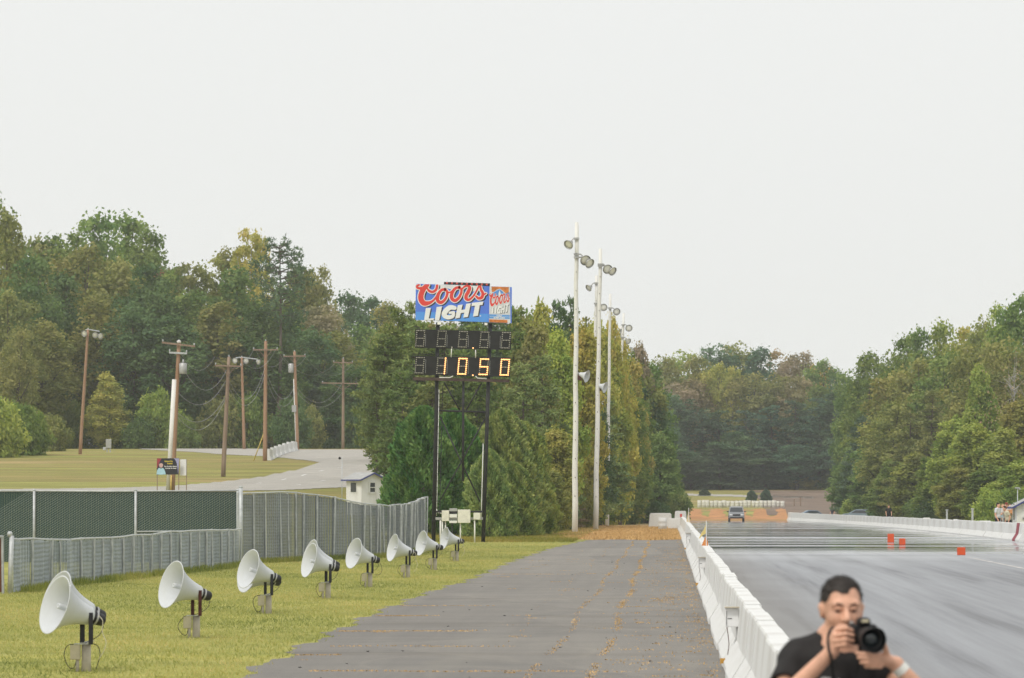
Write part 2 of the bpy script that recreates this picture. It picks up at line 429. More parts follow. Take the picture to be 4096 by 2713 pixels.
# strip of dry grass where the old asphalt stops
def dryin(X, Y): return (X < .7 and X > interp([(208, -3.5), (225, -5.5), (300, -6.2), (420, -5)], Y) + .5 * math.sin(Y * .31) and Y > 211 + 1.5 * math.sin(X * 2))
sheet('dry_verge', frange(-7, .7, .35), frange(208, 420, 1.5), M['tan'], dryin, .012)
# orange clay run-off at the far end and the service track behind it
sheet('clay_bank', frange(-3.5, 16.2, .6), frange(590, 622, 1.0), M['clay'], None, .03, lambda X, Y: gz(X, Y) + .10 * math.sin(X * 2.1) * smooth(606, 618, Y) + .05 * math.sin(X * 5.3 + Y) * smooth(606, 618, Y))
sheet('service_track', frange(-14, 22, 1.5), frange(676, 706, 2), M['concrete'], lambda X, Y: abs(Y - (697 - .75 * X)) < 5.0, .03)
sheet('earth_bank', frange(13.5, 34, 1), frange(612, 716, 4), M['earth'], lambda X, Y: X > 13.5 + .8 * math.sin(Y * .2) and X < 24 + (Y - 612) * .09, .03)
# access road on the left hillside: a fork round a grass island
roadpx = [(-60, 1976), (480, 1972), (1117, 1963), (1363, 1952), (1560, 1936), (1560, 1802), (1432, 1799), (1059, 1799), (640, 1795.5), (560, 1798), (686, 1805), (887, 1819), (1070, 1828), (1145, 1834), (1225, 1843),
          (1277, 1851), (1230, 1868), (1174, 1883), (1059, 1906), (887, 1929), (686, 1946), (480, 1953), (250, 1956), (-60, 1959)]
roadw = [gp(*p, lo=200) for p in roadpx]
sheet('access_road', frange(-90, -14, .5), frange(284, 500, 1.0), M['concrete'], inpoly(roadw), .03)
mk = MB()
for (x0, y0, x1, y1) in [(1375, 1870, 1352, 1874), (1295, 1884, 1276, 1888), (1223, 1900, 1206, 1906), (1145, 1918, 1127, 1923), (1045, 1935, 1022, 1937), (1300, 1925, 1280, 1928), (1205, 1941, 1188, 1943), (910, 1948, 880, 1949)]:
    a = gp(x0, y0, 200); b = gp(x1, y1, 200); d = (b - a); n = Vector((-d.y, d.x, 0)).normalized() * .09
    up = Vector((0, 0, .05))
    mk.add([a - n + up, b - n + up, b + n + up, a + n + up], [(0, 1, 2, 3)])
tag(mk.build('lane_markings', M['white']), kind='structure')
# track centre line
ln = MB(); ln.span((9.98, 20, 0), (10.12, 192, .011)); tag(ln.build('centre_line', plain('worn_line_paint', (.50, .48, .46), .7, .35, .6, kind='World')), kind='structure')

# ------------------------------------------------------------------ barrier walls
def jersey(h=.81, L=3.0, wb=.30, wt=.085):
    """half profile of a concrete safety barrier, as (x, z)"""
    pr = [(-wb, 0), (-wb, .075), (-wb + .155, .33), (-wt - .012, h - .02), (-wt, h), (wt, h), (wt + .012, h - .02), (wb - .155, .33), (wb, .075), (wb, 0)]
    m = MB(); m.ext(pr, .006, L - .006); return m
seg = jersey().mesh('segment', M['white'])
wall = thing('barrier_wall', 'long white concrete barrier wall between the return road and the racing track', 'wall', (.96, 0, 0))
rnd = random.Random(3); Y = 21.0
segments = []
while Y < 306:
    o = link(bpy.data.objects.new('segment', seg), wall)
    o.location = (rnd.uniform(-.012, .012), Y, gz(.96, Y) - .0005 + rnd.uniform(0, .01)); o.scale = (1, 1, 1 + rnd.uniform(-.012, .02))
    o.rotation_euler = (rnd.uniform(-.0025, .0025), 0, rnd.uniform(-.004, .004)); segments.append(o); Y += 3.0
rw = thing('barrier_wall', 'white concrete barrier wall along the far right side of the track', 'wall', (16.05, 0, 0))
Y = 208.0
while Y < 596:
    o = link(bpy.data.objects.new('segment', seg), rw)
    zt_ = .81 + rnd.uniform(-.015, .02) - max(0, .0024 * (Y - 215)); o.location = (rnd.uniform(-.02, .02), Y, gz(15.8, Y) - .01); o.scale = (1, 2.0, (zt_ - gz(15.8, Y)) / .81); o.rotation_euler = (0, 0, rnd.uniform(-.004, .004)); Y += 6.0
# the nearer barrier block with a maroon stripe
nb = thing('barrier_block', 'white barrier block with a maroon stripe at the right edge, before the hut', 'barrier', (16.0, 201.6, 0))
m2 = MB(); m2.ext([(-.36, 0), (-.36, .1), (-.2, .36), (-.13, .84), (.13, .84), (.2, .36), (.36, .1), (.36, 0)], 0, 6.2); m2.build('block', M['white'], nb)
st = MB()
pf = [(-.362, .0), (-.362, .1), (-.202, .36), (-.132, .838)]
for a, b in zip(pf[:-1], pf[1:]):
    st.add([(a[0] - .004, 2.0, a[1]), (a[0] - .004, 3.7, a[1]), (b[0] - .004, 3.7, b[1]), (b[0] - .004, 2.0, b[1])], [(0, 1, 2, 3)])
st.build('stripe', plain('maroon_paint', (.30, .05, .07), .7, .2, 4), nb)

# switch cabinets on the wall's left face
def wall_cabinet(Y, label, z0=.50, lean=0):
    t = thing('wall_cabinet', label, 'cabinet', (.80, Y, 0), 0, 'electrical cabinets on the barrier wall')
    b = MB(); b.box((-.04, 0, z0 + .115), (.165, .11, .225)); b.build('box', M['signwhite'], t, bevel=.006)
    b = MB(); b.box((-.04, -.057, z0 + .235), (.175, .125, .012)); b.build('lid_edge', M['beige'], t)
    b = MB(); b.box((-.065, -.0575, z0 + .10), (.05, .004, .008)); b.box((-.102, -.0575, z0 + .10), (.006, .005, .18)); b.build('latch', M['dark'], t)
    b = MB(); b.tube([(.02, -.01, z0), (.015, -.02, z0 - .12), (-.02, -.02, z0 - .25), (-.06, -.02, z0 - .33), (-.10, -.02, .12)], .012, 6); b.build('conduit', M['lamp'], t)
    b = MB(); b.tube([(-.1, -.05, z0), (-.085, -.05, z0 - .1), (-.075, -.05, z0 - .2), (-.1, -.05, .10)], .005, 5); b.build('cable', M['rust'], t)
    b = MB(); b.box((-.15, -.03, .10), (.06, .06, .06)); b.build('junction_box', plain('ochre_box', (.55, .30, .06), .6, .2, 9), t)
    return t
wall_cabinet(53.5, 'white electrical cabinet hung on the nearest stretch of barrier wall')
wall_cabinet(100, 'white electrical cabinet on the barrier wall just below the orange pennant', .46)
wall_cabinet(168, 'small white electrical cabinet farthest along the barrier wall', .44)
def flagpole(Y, label, h, cols, tip):
    t = thing('flag_pole', label, 'flag', (.96, Y, gz(.96, Y) + .80), 0)
    b = MB(); b.tube([(0, 0, -.05), (0, 0, h)], .012, 6); b.build('pole', M['white2'], t)
    for nm, poly, c in cols:
        b = MB(); n = len(poly); V = []
        for (x, z) in poly: V += [(x, .01 * math.sin(x * 30), z)]
        V2 = [(x, y + .004, z) for x, y, z in V]
        b.add(V + V2, [tuple(range(n)), tuple(reversed(range(n, 2 * n)))] + [(i, i + n, (i + 1) % n + n, (i + 1) % n) for i in range(n)])
        b.build(nm, plain(nm + '_cloth', c, .8, .1, 8), t)
flagpole(112, 'thin white pole with yellow and orange pennants standing on the barrier wall', .64,
         [('yellow_flag', [(-.012, .55), (-.06, .42), (-.13, .32), (-.185, .20), (-.16, .20), (-.09, .28), (-.012, .32)], (.72, .58, .22)),
          ('orange_flag', [(-.012, .26), (-.05, .18), (-.12, .02), (.045, .02), (.04, .12), (-.005, .22)], (.70, .27, .08))], 0)
flagpole(205, 'far pole with a faded yellow pennant on the barrier wall', .72,
         [('flag', [(-.012, .6), (-.05, .4), (-.11, .1), (.06, .04), (.03, .3)], (.70, .55, .35))], 0)
t = thing('red_reflector', 'small red reflector on top of the far end of the barrier wall', 'reflector', (.86, 290, gz(.96, 290) + .82))
b = MB(); b.box((0, 0, .12), (.14, .03, .2)); b.build('disc', M['redlamp'], t, bevel=.01)
b = MB(); b.box((0, .03, .0), (.03, .03, .2)); b.build('stem', M['dark'], t)

# white blocks where the wall ends
def block(name, x, Y, w, h, dpt, label, rz=0, prof=None):
    o = MB()
    prof = prof or [(-w / 2, 0), (-w / 2, h * .12), (-w / 2 + w * .05, h * .9), (-w / 2 + w * .09, h), (w / 2 - w * .09, h), (w / 2 - w * .05, h * .9), (w / 2, h * .12), (w / 2, 0)]
    o.ext(prof, -dpt / 2, dpt / 2); ob = o.build(name, M['white'], bevel=.015)
    X = gx(x, Y); ob.location = (X, Y, gz(X, Y)); ob.rotation_euler = (0, 0, rz)
    return tag(ob, label, 'barrier')
block('barrier_block', 2642, 330, 1.75, 1.05, .6, 'wide white concrete block behind the far end of the barrier wall')
block('barrier_block', 2702, 296, 1.0, .74, .6, 'white concrete block touching the far end of the barrier wall')
b = MB(); b.lathe([(0, .25), (.02, .27), (.27, .275), (.29, .285), (.31, .275), (.55, .275), (.57, .285), (.59, .275), (.78, .265), (.80, .24)], 20, Matrix.Rotation(-R(90), 4, 'Y'))
o = tag(b.build('barrel', M['white'], smooth=True), 'single white barrel standing left of the barrier wall end', 'barrel'); X = gx(2650, 288); o.location = (X, 288, gz(X, 288))
block('barrier_block', 2722, 345, .95, 1.2, .6, 'tall narrow white block directly beyond the barrier wall end')

# row of white barrels at the end of the strip
bar = MB(); bar.lathe([(0, .27), (.02, .29), (.28, .29), (.30, .305), (.32, .29), (.58, .29), (.60, .305), (.62, .29), (.86, .29), (.89, .27)], 12, Matrix.Rotation(-R(90), 4, 'Y'))
bar_me = bar.mesh('barrel', paint_mat('barrel_paint', (.70, .68, .62), (.42, .36, .28), .7), True)
rb = random.Random(5)
for i in range(21):
    o = bpy.data.objects.new('barrel', bar_me); COL.objects.link(o)
    X = gx(2797 + i * 16.6, 641) ; o.location = (X + rb.uniform(-.05, .05), 641 + rb.uniform(-.3, .3), gz(X, 641) - .02); o.scale = (1, 1, 1.12 + rb.uniform(-.05, .1))
    tag(o, 'white barrel in the long row behind the orange clay bank', 'barrel', 'barrels behind the clay bank')
for i, (x, h) in enumerate([(3177, 1.1), (3202, 1.3)]):
    b = MB(); b.tube([(0, 0, -.2), (0, 0, h)], .1, 6); o = b.build('bollard_post', M['pole']); X = gx(x, 645); o.location = (X, 645, gz(X, 645))
    tag(o, ['short brown post just right of the barrel row', 'taller brown post second to the right of the barrel row'][i], 'post')

# white hillside barriers by the utility pole
bseg = jersey(.82, 1.9, .3, .1).mesh('hill_barrier', M['white'])
pp = [gp(x, y, 300) for x, y in [(1072, 1826), (1086, 1818), (1100, 1813), (1116, 1809), (1133, 1806), (1150, 1803), (1168, 1801.5), (1184, 1801)]]
for i, p in enumerate(pp[:-1]):
    q = pp[i + 1]; o = bpy.data.objects.new('hill_barrier', bseg); COL.objects.link(o)
    d = q - p; L = d.length
    Yc = 402 + i * 7.5
    x0, x1 = [1072, 1086, 1100, 1116, 1133, 1150, 1168, 1184][i:i + 2]
    X0 = gx(x0, Yc); X1 = gx(x1, Yc + 6.5)
    ang = math.atan2(6.5, X1 - X0) - R(90)
    o.location = (X0, Yc, gz(X0, Yc)); o.rotation_euler = (0, 0, ang); o.scale = (1, math.hypot(X1 - X0, 6.5) / 1.9, 1.25)
    tag(o, ['nearest', 'second', 'third', 'fourth', 'fifth', 'sixth', 'farthest'][i] + ' white concrete barrier in the curved row from the tallest utility pole', 'barrier', 'barriers along the hillside road')

# ------------------------------------------------------------------ orange foam blocks on the centre line
for (x, y, w, h, lab) in [(3563, 2171, .27, .375, 'tall orange foam block, farthest along the track centre line'), (3609, 2181, .25, .26, 'middle orange foam block on the track centre line'), (3845, 2222, .27, .265, 'nearest orange foam block, on the white centre line')]:
    p = gp(x, y); b = MB(); b.box((0, 0, h / 2), (w, .2, h)); o = b.build('foam_block', M['orange'], bevel=.012)
    o.location = (p.x, p.y, .012); o.rotation_euler = (0, 0, R(4)); tag(o, lab, 'foam block', 'orange foam blocks on the track')

# ------------------------------------------------------------------ fences
def slat_run(pts, npost, name, label, mats, slat=.075, rail=.024, postr=.03, tops=None, seed=1, wave=.05, lean=.03):
    """pts: list of (X, Y, ztop) along the fence; posts and slatted panels between them"""
    rn = random.Random(seed)
    L = [0]
    for a, b in zip(pts[:-1], pts[1:]): L.append(L[-1] + math.hypot(b[0] - a[0], b[1] - a[1]))
    def at(s):
        return (float(np.interp(s, L, [p[0] for p in pts])), float(np.interp(s, L, [p[1] for p in pts])), float(np.interp(s, L, [p[2] for p in pts])))
    base = at(0); root = thing(name, label, 'fence', (base[0], base[1], 0))
    O = Vector((base[0], base[1], 0)); pos = []
    for i in range(npost + 1):
        s = L[-1] * i / npost; x, y, z = at(s)
        pos.append((Vector((x + rn.uniform(-wave, wave), y, 0)) - O, z + rn.uniform(-.015, .015)))
    for i, (p, z) in enumerate(pos):
        dx = rn.uniform(-lean, lean)
        b = MB(); b.tube([p + Vector((0, 0, -.1)), p + Vector((dx, 0, z + .02))], postr, 7); b.build('post', M['galv'], root)
        if i == 0: continue
        q, zq = pos[i - 1]; d = p - q; ln_ = Vector((d.x, d.y, 0)).length; n = max(3, int(ln_ / slat)); nrm = Vector((-d.y, d.x, 0)).normalized()
        if nrm.y > 0: nrm = -nrm
        b = MB(); bow = rn.uniform(-.02, .05)
        for k in range(n):
            t0 = (k + .06) / n; t1 = (k + .94) / n; off = nrm * (-.035 - bow * math.sin(math.pi * (k + .5) / n) - (.012 if k % 2 else 0))
            a0 = q + d * t0 + off; a1 = q + d * t1 + off; z0 = zq + (z - zq) * t0 - rn.uniform(.02, .05)
            th = -nrm * .012
            b.add([a0 + Vector((0, 0, .03)), a1 + Vector((0, 0, .03)), a1 + Vector((0, 0, z0)), a0 + Vector((0, 0, z0)), a0 + th + Vector((0, 0, .03)), a1 + th + Vector((0, 0, .03)), a1 + th + Vector((0, 0, z0)), a0 + th + Vector((0, 0, z0))],
                  [(0, 1, 2, 3), (5, 4, 7, 6), (0, 3, 7, 4), (1, 5, 6, 2), (3, 2, 6, 7)])
        b.build('slat_section', mats, root)
    r = MB(); path = []
    for i, (p, z) in enumerate(pos):
        path.append(p + Vector((0, 0, z + rn.uniform(-.012, .012))))
    r.tube(path, rail, 6); r.build('top_rail', M['galv'], root)
    return root
def slat_mat(name, k):
    m, nt, b = nodes_of(name)
    w = wcoords(nt); n = noise(nt, 1.6, 5, w); wv = nt.nodes.new('ShaderNodeTexWave'); wv.wave_type = 'BANDS'; wv.bands_direction = 'Z'
    wv.inputs['Scale'].default_value = 3.2; wv.inputs['Distortion'].default_value = 2.5; wv.inputs['Detail'].default_value = 3; nt.links.new(w, wv.inputs[0])
    c = ramp(nt, [(.3, (.34 * k, .38 * k, .42 * k)), (.7, (.48 * k, .53 * k, .58 * k))], n)
    c = mixc(nt, math_(nt, 'MULTIPLY', wv.outputs['Fac'], .15), c, (.24 * k, .265 * k, .285 * k))
    nt.links.new(c, b.inputs['Base Color']); b.inputs['Roughness'].default_value = .6
    bump(nt, b, wv.outputs['Fac'], .4, .02); return m
M['slats'] = slat_mat('pale_privacy_slats', .95); M['slatsdark'] = slat_mat('grey_privacy_slats', .56)
def fence_pts(px):
    out = []
    for (x, yb, yt) in px:
        p = gp(x, yb); out.append((p.x, p.y, zy(yt, p.y, x)))
    return out
low = fence_pts([(37, 2376, 2156), (280, 2342, 2158), (500, 2318, 2147), (640, 2302, 2132), (800, 2285, 2122), (962, 2266, 2119)])
slat_run(low, 25, 'slatted_fence', 'low grey slatted fence with a sagging top rail behind the nearest horns', M['slats'], seed=2)
tall = fence_pts([(962, 2256, 1972), (1090, 2250, 1969), (1210, 2243, 1971), (1330, 2238, 1990), (1450, 2236, 2016), (1560, 2226, 2022), (1640, 2212, 2014), (1700, 2196, 1988)])
slat_run(tall, 34, 'slatted_fence', 'tall wavy grey slatted fence ending beside the scoreboard', M['slatsdark'], seed=4, wave=.10, lean=.07, postr=.032)
# rusty section at the left edge of the picture
p0 = gp(37, 2376)
slat_run([(p0.x - 4.2, p0.y - 3.2, 1.3), (p0.x - .12, p0.y - .05, 1.19)], 3, 'slatted_fence', 'rusty brown slatted fence section at the left edge of the picture', M['fencerust'], seed=6)
b = MB(); b.tube([(0, 0, -.1), (.04, 0, 1.22)], .05, 10); b.lathe([(1.2, .055), (1.28, .055), (1.31, .03)], 10, Matrix.Rotation(-R(90), 4, 'Y'))
o = b.build('corner_post', M['galv'], smooth=True); o.location = (p0.x + .03, p0.y - .15, 0); tag(o, 'thick grey corner post between the rusty fence and the grey slatted fence', 'fence post')

# green slatted chain-link fence
FY = 137.8
gf = thing('chain_link_fence', 'tall chain link fence filled with dark green slats', 'fence', (0, FY, 0))
xl = gx(-60, FY); xr = gx(945, FY); ztop = zy(1963, FY)
sl = MB(); sl.span((-.0355, 0, .03), (.0355, .008, ztop - .03)); slm = sl.mesh('slat', M['slatgreen'])
x = xl + .04; rg = random.Random(9)
while x < xr - .03:
    o = link(bpy.data.objects.new('slat', slm), gf); o.location = (x, .015 + rg.uniform(0, .008), 0); x += .0745
for px in (137, 543, 951):
    b = MB(); X = gx(px, FY); b.tube([(X, -.02, -.1), (X, -.02, ztop + .02)], .042, 10); b.lathe([(ztop + .0, .046), (ztop + .03, .046), (ztop + .05, .02)], 10, Matrix.Translation((X, -.02, 0)) @ Matrix.Rotation(-R(90), 4, 'Y')); b.build('post', M['galv'], gf, True)
b = MB(); b.tube([(xl, -.01, ztop), ((xl + xr) / 2, -.01, ztop - .02), (gx(951, FY), -.01, ztop)], .022, 8); b.build('top_rail', M['galv'], gf, True)
b = MB(); b.tube([(gx(548, FY), -.03, zy(2127, FY)), (gx(955, FY), -.03, zy(2124, FY))], .022, 8); b.build('mid_rail', M['galv'], gf, True)
b = MB(); s = .115; H = ztop - .03
k = xl - H
def wire(bm_, a, c, w=.0042):
    d = (c - a).normalized(); n = d.cross(Vector((0, 1, 0))) * w
    bm_.add([a - n, c - n, c + n, a + n, (a + c) / 2 + Vector((0, -.004, 0))], [(0, 1, 2, 3)])
while k < xr + H:
    for sgn in (1, -1):
        # slope about 32 degrees up
        run = H / .62
        x0, x1 = (k, k + run) if sgn > 0 else (k + run, k)
        za, zb = .02, H
        lo_, hi_ = min(x0, x1), max(x0, x1)
        cl, cr = max(lo_, xl), min(hi_, xr)
        if cr <= cl: continue
        fz = lambda X: .02 + (H - .02) * ((X - x0) / (x1 - x0))
        wire(b, Vector((cl, -.012, fz(cl))), Vector((cr, -.012, fz(cr))), .0027 if sgn > 0 else .0005)
    k += s * 1.05
o = b.build('wire_mesh', plain('wire', (.42, .45, .44), .5, .1, 3), gf); o['kind'] = 'stuff'
# steel corner post where the fences meet
b = MB(); X = gx(963, 136.5); b.tube([(0, 0, -.1), (0, 0, zy(1950, 136.5))], .062, 12); b.lathe([(zy(1950, 136.5), .066), (zy(1950, 136.5) + .04, .05), (zy(1950, 136.5) + .05, .01)], 12, Matrix.Rotation(-R(90), 4, 'Y'))
o = b.build('corner_post', M['galv'], smooth=True); o.location = (X, 136.5, 0); tag(o, 'tall grey steel corner post between the green and the grey fence', 'fence post')

# ------------------------------------------------------------------ horn loudspeakers on short posts
RM = .345
prof = []
for i in range(19):
    t = i / 18; prof.append((-.04 + .46 * t, .108 + (RM - .108) * (.9 * (math.exp(2.1 * t) - 1) / (math.exp(2.1) - 1) + .1 * t)))
outer = [(-.075, .06), (-.068, .085), (-.055, .10)] + prof + [(.426, RM + .011), (.431, RM + .006), (.428, RM - .006)]
inner = [(a + .004, r - .010) for a, r in reversed(prof[1:])] + [(-.02, .05)]
hm = MB(); hm.lathe(outer + inner, 40, None, True, True); HORN = hm.mesh('horn_bell', M['horn'], True)
tm = MB(); tm.lathe([(-.03, .05), (.02, .042), (.36, .034), (.385, .034), (.385, .014), (.35, .012)], 16); TUBE = tm.mesh('inner_tube', M['horn'], True)
dm = MB(); dm.lathe([(-.068, .066), (-.085, .080), (-.10, .080), (-.104, .086), (-.125, .086), (-.13, .080), (-.215, .070), (-.235, .055), (-.242, .03)], 20); DRV = dm.mesh('driver', M['black'], True)
cm = MB(); cm.lathe([(-.102, .088), (-.126, .088)], 20, None, False, False); CLAMP = cm.mesh('clamp_ring', M['lamp'], True)
def one_horn(root, loc, yaw, tilt, roll=0):
    """bell pointing along local +X turned to the yaw, tipped up by tilt"""
    e = Matrix.Translation(loc) @ Matrix.Rotation(yaw, 4, 'Z') @ Matrix.Rotation(-tilt, 4, 'Y')
    o = link(bpy.data.objects.new('horn_bell', HORN), root); o.matrix_local = e
    for me in (TUBE, DRV, CLAMP):
        c = link(bpy.data.objects.new(me.name, me), o)
def cm3(P_, n=6):
    out = []
    for i in range(len(P_) - 1):
        p0, p1, p2, p3 = [Vector(P_[min(max(j, 0), len(P_) - 1)]) for j in (i - 1, i, i + 1, i + 2)]
        for k in range(n):
            t = k / n; out.append(.5 * (2 * p1 + (p2 - p0) * t + (2 * p0 - 5 * p1 + 4 * p2 - p3) * t * t + (3 * p1 - p0 - 3 * p2 + p3) * t ** 3))
    return out + [Vector(P_[-1])]
def horn_post(i, x, y, theta, tilt, second, label, rust=False):
    p = gp(x, y); t = thing('horn_loudspeaker', label, 'loudspeaker', (p.x, p.y, 0), 0, 'horn loudspeakers on the grass')
    hp = .315
    b = MB(); b.lathe([(-.1, .056), (hp, .054)], 14, Matrix.Rotation(-R(90), 4, 'Y')); o = b.build('post', M['post'], t, True)
    b = MB(); b.box((-.04, 0, hp + .008), (.20, .13, .012)); b.build('top_plate', M['lamp'], t)
    b = MB(); b.box((-.125, -.03, hp - .09), (.115, .075, .17)); b.build('junction_box', M['beige'], t, bevel=.006)
    b = MB(); b.tube([(-.10, -.03, hp - .17), (-.10, -.03, -.05)], .021, 8); b.build('conduit', M['post'], t, True)
    yaw = R(180) + R(90) - theta          # theta measured from straight at the camera, towards the left
    yaw = -R(90) - theta
    piv = Vector((0, 0, hp + .345))
    # U bracket: two flat arms either side of the throat
    side = Vector((-math.sin(yaw), math.cos(yaw), 0))
    bm_ = M['rust'] if rust else M['black']
    for sgn in (-1, 1):
        q = piv + side * .118 * sgn
        b = MB(); rot = Matrix.Rotation(yaw, 3, 'Z')
        b.box((q.x, q.y, hp + .19), (.052, .010, .37), rot); b.lathe([(-.012, .018), (.012, .018)], 10, Matrix.Translation(q) @ Matrix.Rotation(yaw + R(90), 4, 'Z')); b.build('bracket_arm', bm_, t)
    one_horn(t, piv, yaw, tilt)
    if second is not None:
        th2, ti2, off = second
        y2 = -R(90) - th2; pv2 = piv + Vector(off)
        s2 = Vector((-math.sin(y2), math.cos(y2), 0))
        for sgn in (-1, 1):
            q = pv2 + s2 * .118 * sgn; b = MB()
            b.box((q.x, q.y, (hp + .012 + pv2.z + .02) / 2), (.052, .010, pv2.z + .02 - hp - .012), Matrix.Rotation(y2, 3, 'Z')); b.build('bracket_arm', bm_, t)
        b = MB(); b.box((pv2.x * .5, pv2.y * .5 + .03, hp + .018), (.06, abs(pv2.y) + .2, .012)); b.build('cross_plate', M['lamp'], t)
        one_horn(t, pv2, y2, ti2)
    rr = random.Random(i)
    b = MB(); b.tube(cm3([(-.10, -.05, hp + .005), (-.17 - rr.random() * .05, -.06, hp - .01), (-.20 - rr.random() * .07, -.06, hp - .10 - rr.random() * .05), (-.19 + rr.uniform(-.03, .03), -.06, hp - .23 - rr.random() * .04), (-.14, -.05, hp - .27), (-.11, -.04, hp - .18)]), .0048, 6); b.build('cable', M['black'], t, True)
    b = MB(); b.tube(cm3([(.20, .02, hp + .22), (.16 , -.02, hp + .12), (.06, -.05, hp + .05), (-.06, -.05, hp + .01)]), .0048, 6); b.build('cable', M['black'], t, True)
    if i in (0, 4):
        b = MB(); b.tube(cm3([(.08, 0, hp + .01), (.14, -.02, hp - .02), (.165, -.03, hp - .12), (.13, -.03, hp - .25), (.10, -.02, 0)] if i == 0 else [(.22, 0, hp + .25), (.27, 0, hp + .1), (.22, 0, hp - .02), (.1, 0, hp - .03)]), .0048, 6); b.build('cable', M['black'], t, True)
    if i in (0, 5, 7):
        b = MB(); b.tube(cm3([(.15, -.06, hp + .34), (.20, -.07, hp + .28), (.195, -.07, hp + .15), (.24, -.07, hp + .03), (.21, -.07, hp - .08), (.15, -.05, hp - .17)]), .0048, 6); b.build('pale_cable', M['cablepale'], t, True)
    return t
HP = [(345, 2690, 57, 17, (58, 19, (-.075, .62, .035)), 'nearest horn loudspeaker, with a pale cable, at the lower left', False),
      (785, 2553, 57, 16, None, 'second nearest horn loudspeaker, held by a rust red bracket', True),
      (1074, 2455, 56, 17, (57, 15, (-.055, .60, -.07)), 'third horn loudspeaker from the left, with a second bell showing below', False),
      (1312, 2397, 64, 15, (65, 17, (-.04, .62, .055)), 'fourth horn loudspeaker from the left, in front of the tall grey fence', False),
      (1480, 2351, 59, 15, None, 'fifth horn loudspeaker from the left, cable looping behind its driver', False),
      (1632, 2313, 66, 13, None, 'sixth horn loudspeaker from the left, in front of the tall grey fence end', False),
      (1740, 2281, 63, 12, None, 'seventh horn loudspeaker from the left, below the scoreboard left leg', False),
      (1828, 2246, 66, 10, None, 'farthest horn loudspeaker in the row, before the scoreboard electrical boxes', False)]
for i, (x, y, th, ti, sec, lab, ru) in enumerate(HP):
    s2 = None if sec is None else (R(sec[0]), R(sec[1]), sec[2])
    horn_post(i, x, y, R(th), R(ti), s2, lab, ru)
# ------------------------------------------------------------------ scoreboard tower
SY = 200.0; PXM = FPX / SY
sb_base = pt(1835, 2169, SY)
sb = thing('scoreboard_tower', 'black steel scoreboard tower with two bulb displays, the lower lit 10.50', 'scoreboard', (sb_base.x, SY, 0))
LEAN = .024
sb.rotation_euler = (0, LEAN, 0)
def L2(x, y):
    """photo pixel -> local (x, z) on the leaning tower"""
    z = (2169 - y) / PXM; return ((x - 1835) / PXM - z * LEAN, z)
def lpath(pts, y=0): return [(L2(a, b)[0], y, L2(a, b)[1]) for a, b in pts]
def bar(pts, r, mat, name, y=0, n=8, parent=sb):
    b = MB(); b.tube(lpath(pts, y), r, n); return b.build(name, mat, parent, True)
def lbox(x0, y0, x1, y1, d0, d1):
    a = L2(x0, y1); c = L2(x1, y0); cx0 = (L2(x0, y0)[0] + a[0]) / 2; cx1 = (c[0] + L2(x1, y1)[0]) / 2
    b = MB(); b.span((cx0, d0, a[1]), (cx1, d1, c[1])); return b
bar([(1734, 2180), (1751, 1290)], .088, M['dark'], 'leg', .06, 12)
bar([(1932, 2176), (1961, 1290)], .088, M['dark'], 'leg', .06, 12)
bar([(1851, 1925), (1853, 1520)], .055, M['dark'], 'centre_post', .06)
bar([(1752, 1644), (1945, 1646)], .045, M['dark'], 'cross_beam', .06)
for pts in ([(1776, 1530), (1838, 1640)], [(1926, 1530), (1864, 1640)], [(1758, 1665), (1920, 2005)], [(1938, 1675), (1762, 2000)]): bar(pts, .034, M['dark'], 'brace', .05, 6)
lad = MB()
for dx in (0, 30):
    lad.tube(lpath([(1727 + dx, 2150), (1741 + dx, 1540)], -.1), .014, 5)
z = 2140
while z > 1545:
    sft = (2150 - z) * .023; lad.tube(lpath([(1727 + sft, z), (1757 + sft, z)], -.1), .010, 4); z -= 27
lad.build('ladder', M['dark'], sb)
bar([(1746, 2065), (1748, 2000), (1756, 1560)], .013, M['white2'], 'conduit', -.06, 6)
bar([(1925, 2075), (1927, 2000), (1933, 1772)], .018, M['white2'], 'conduit', -.06, 6)
bar([(1746, 2040), (1752, 2052), (1770, 2056)], .024, M['white2'], 'conduit', -.06, 6)
# display panels
lbox(1660, 1321, 2045, 1395, -.16, -.04).build('display_panel', M['panel'], sb)
up = [c for c in sb.children if c.name.startswith('display_panel')][0]
lp = lbox(1659, 1427, 2041, 1503, -.16, -.04).build('display_panel', M['panel'], sb)
fr = MB()
for (a, b_) in [((1650, 1420), (2042, 1426)), ((1652, 1420), (1652, 1514)), ((2040, 1426), (2040, 1516))]: fr.tube(lpath([a, b_], -.12), .012, 5)
fr.build('frame', M['dark'], sb)
b = lbox(1652, 1513, 2038, 1525, -.2, -.02); b.build('catwalk_beam', plain('rusty_beam', (.075, .05, .042), .8, .5, 3), sb)
for pts in ([(1807, 1395), (1805, 1430)], [(1903, 1398), (1903, 1431)]): bar(pts, .022, M['white2'], 'conduit', -.2, 6)
bar([(1758, 1512), (1800, 1512), (1812, 1505)], .022, M['white2'], 'conduit', -.2, 6); bar([(1903, 1503), (1910, 1511), (1948, 1513)], .022, M['white2'], 'conduit', -.2, 6)
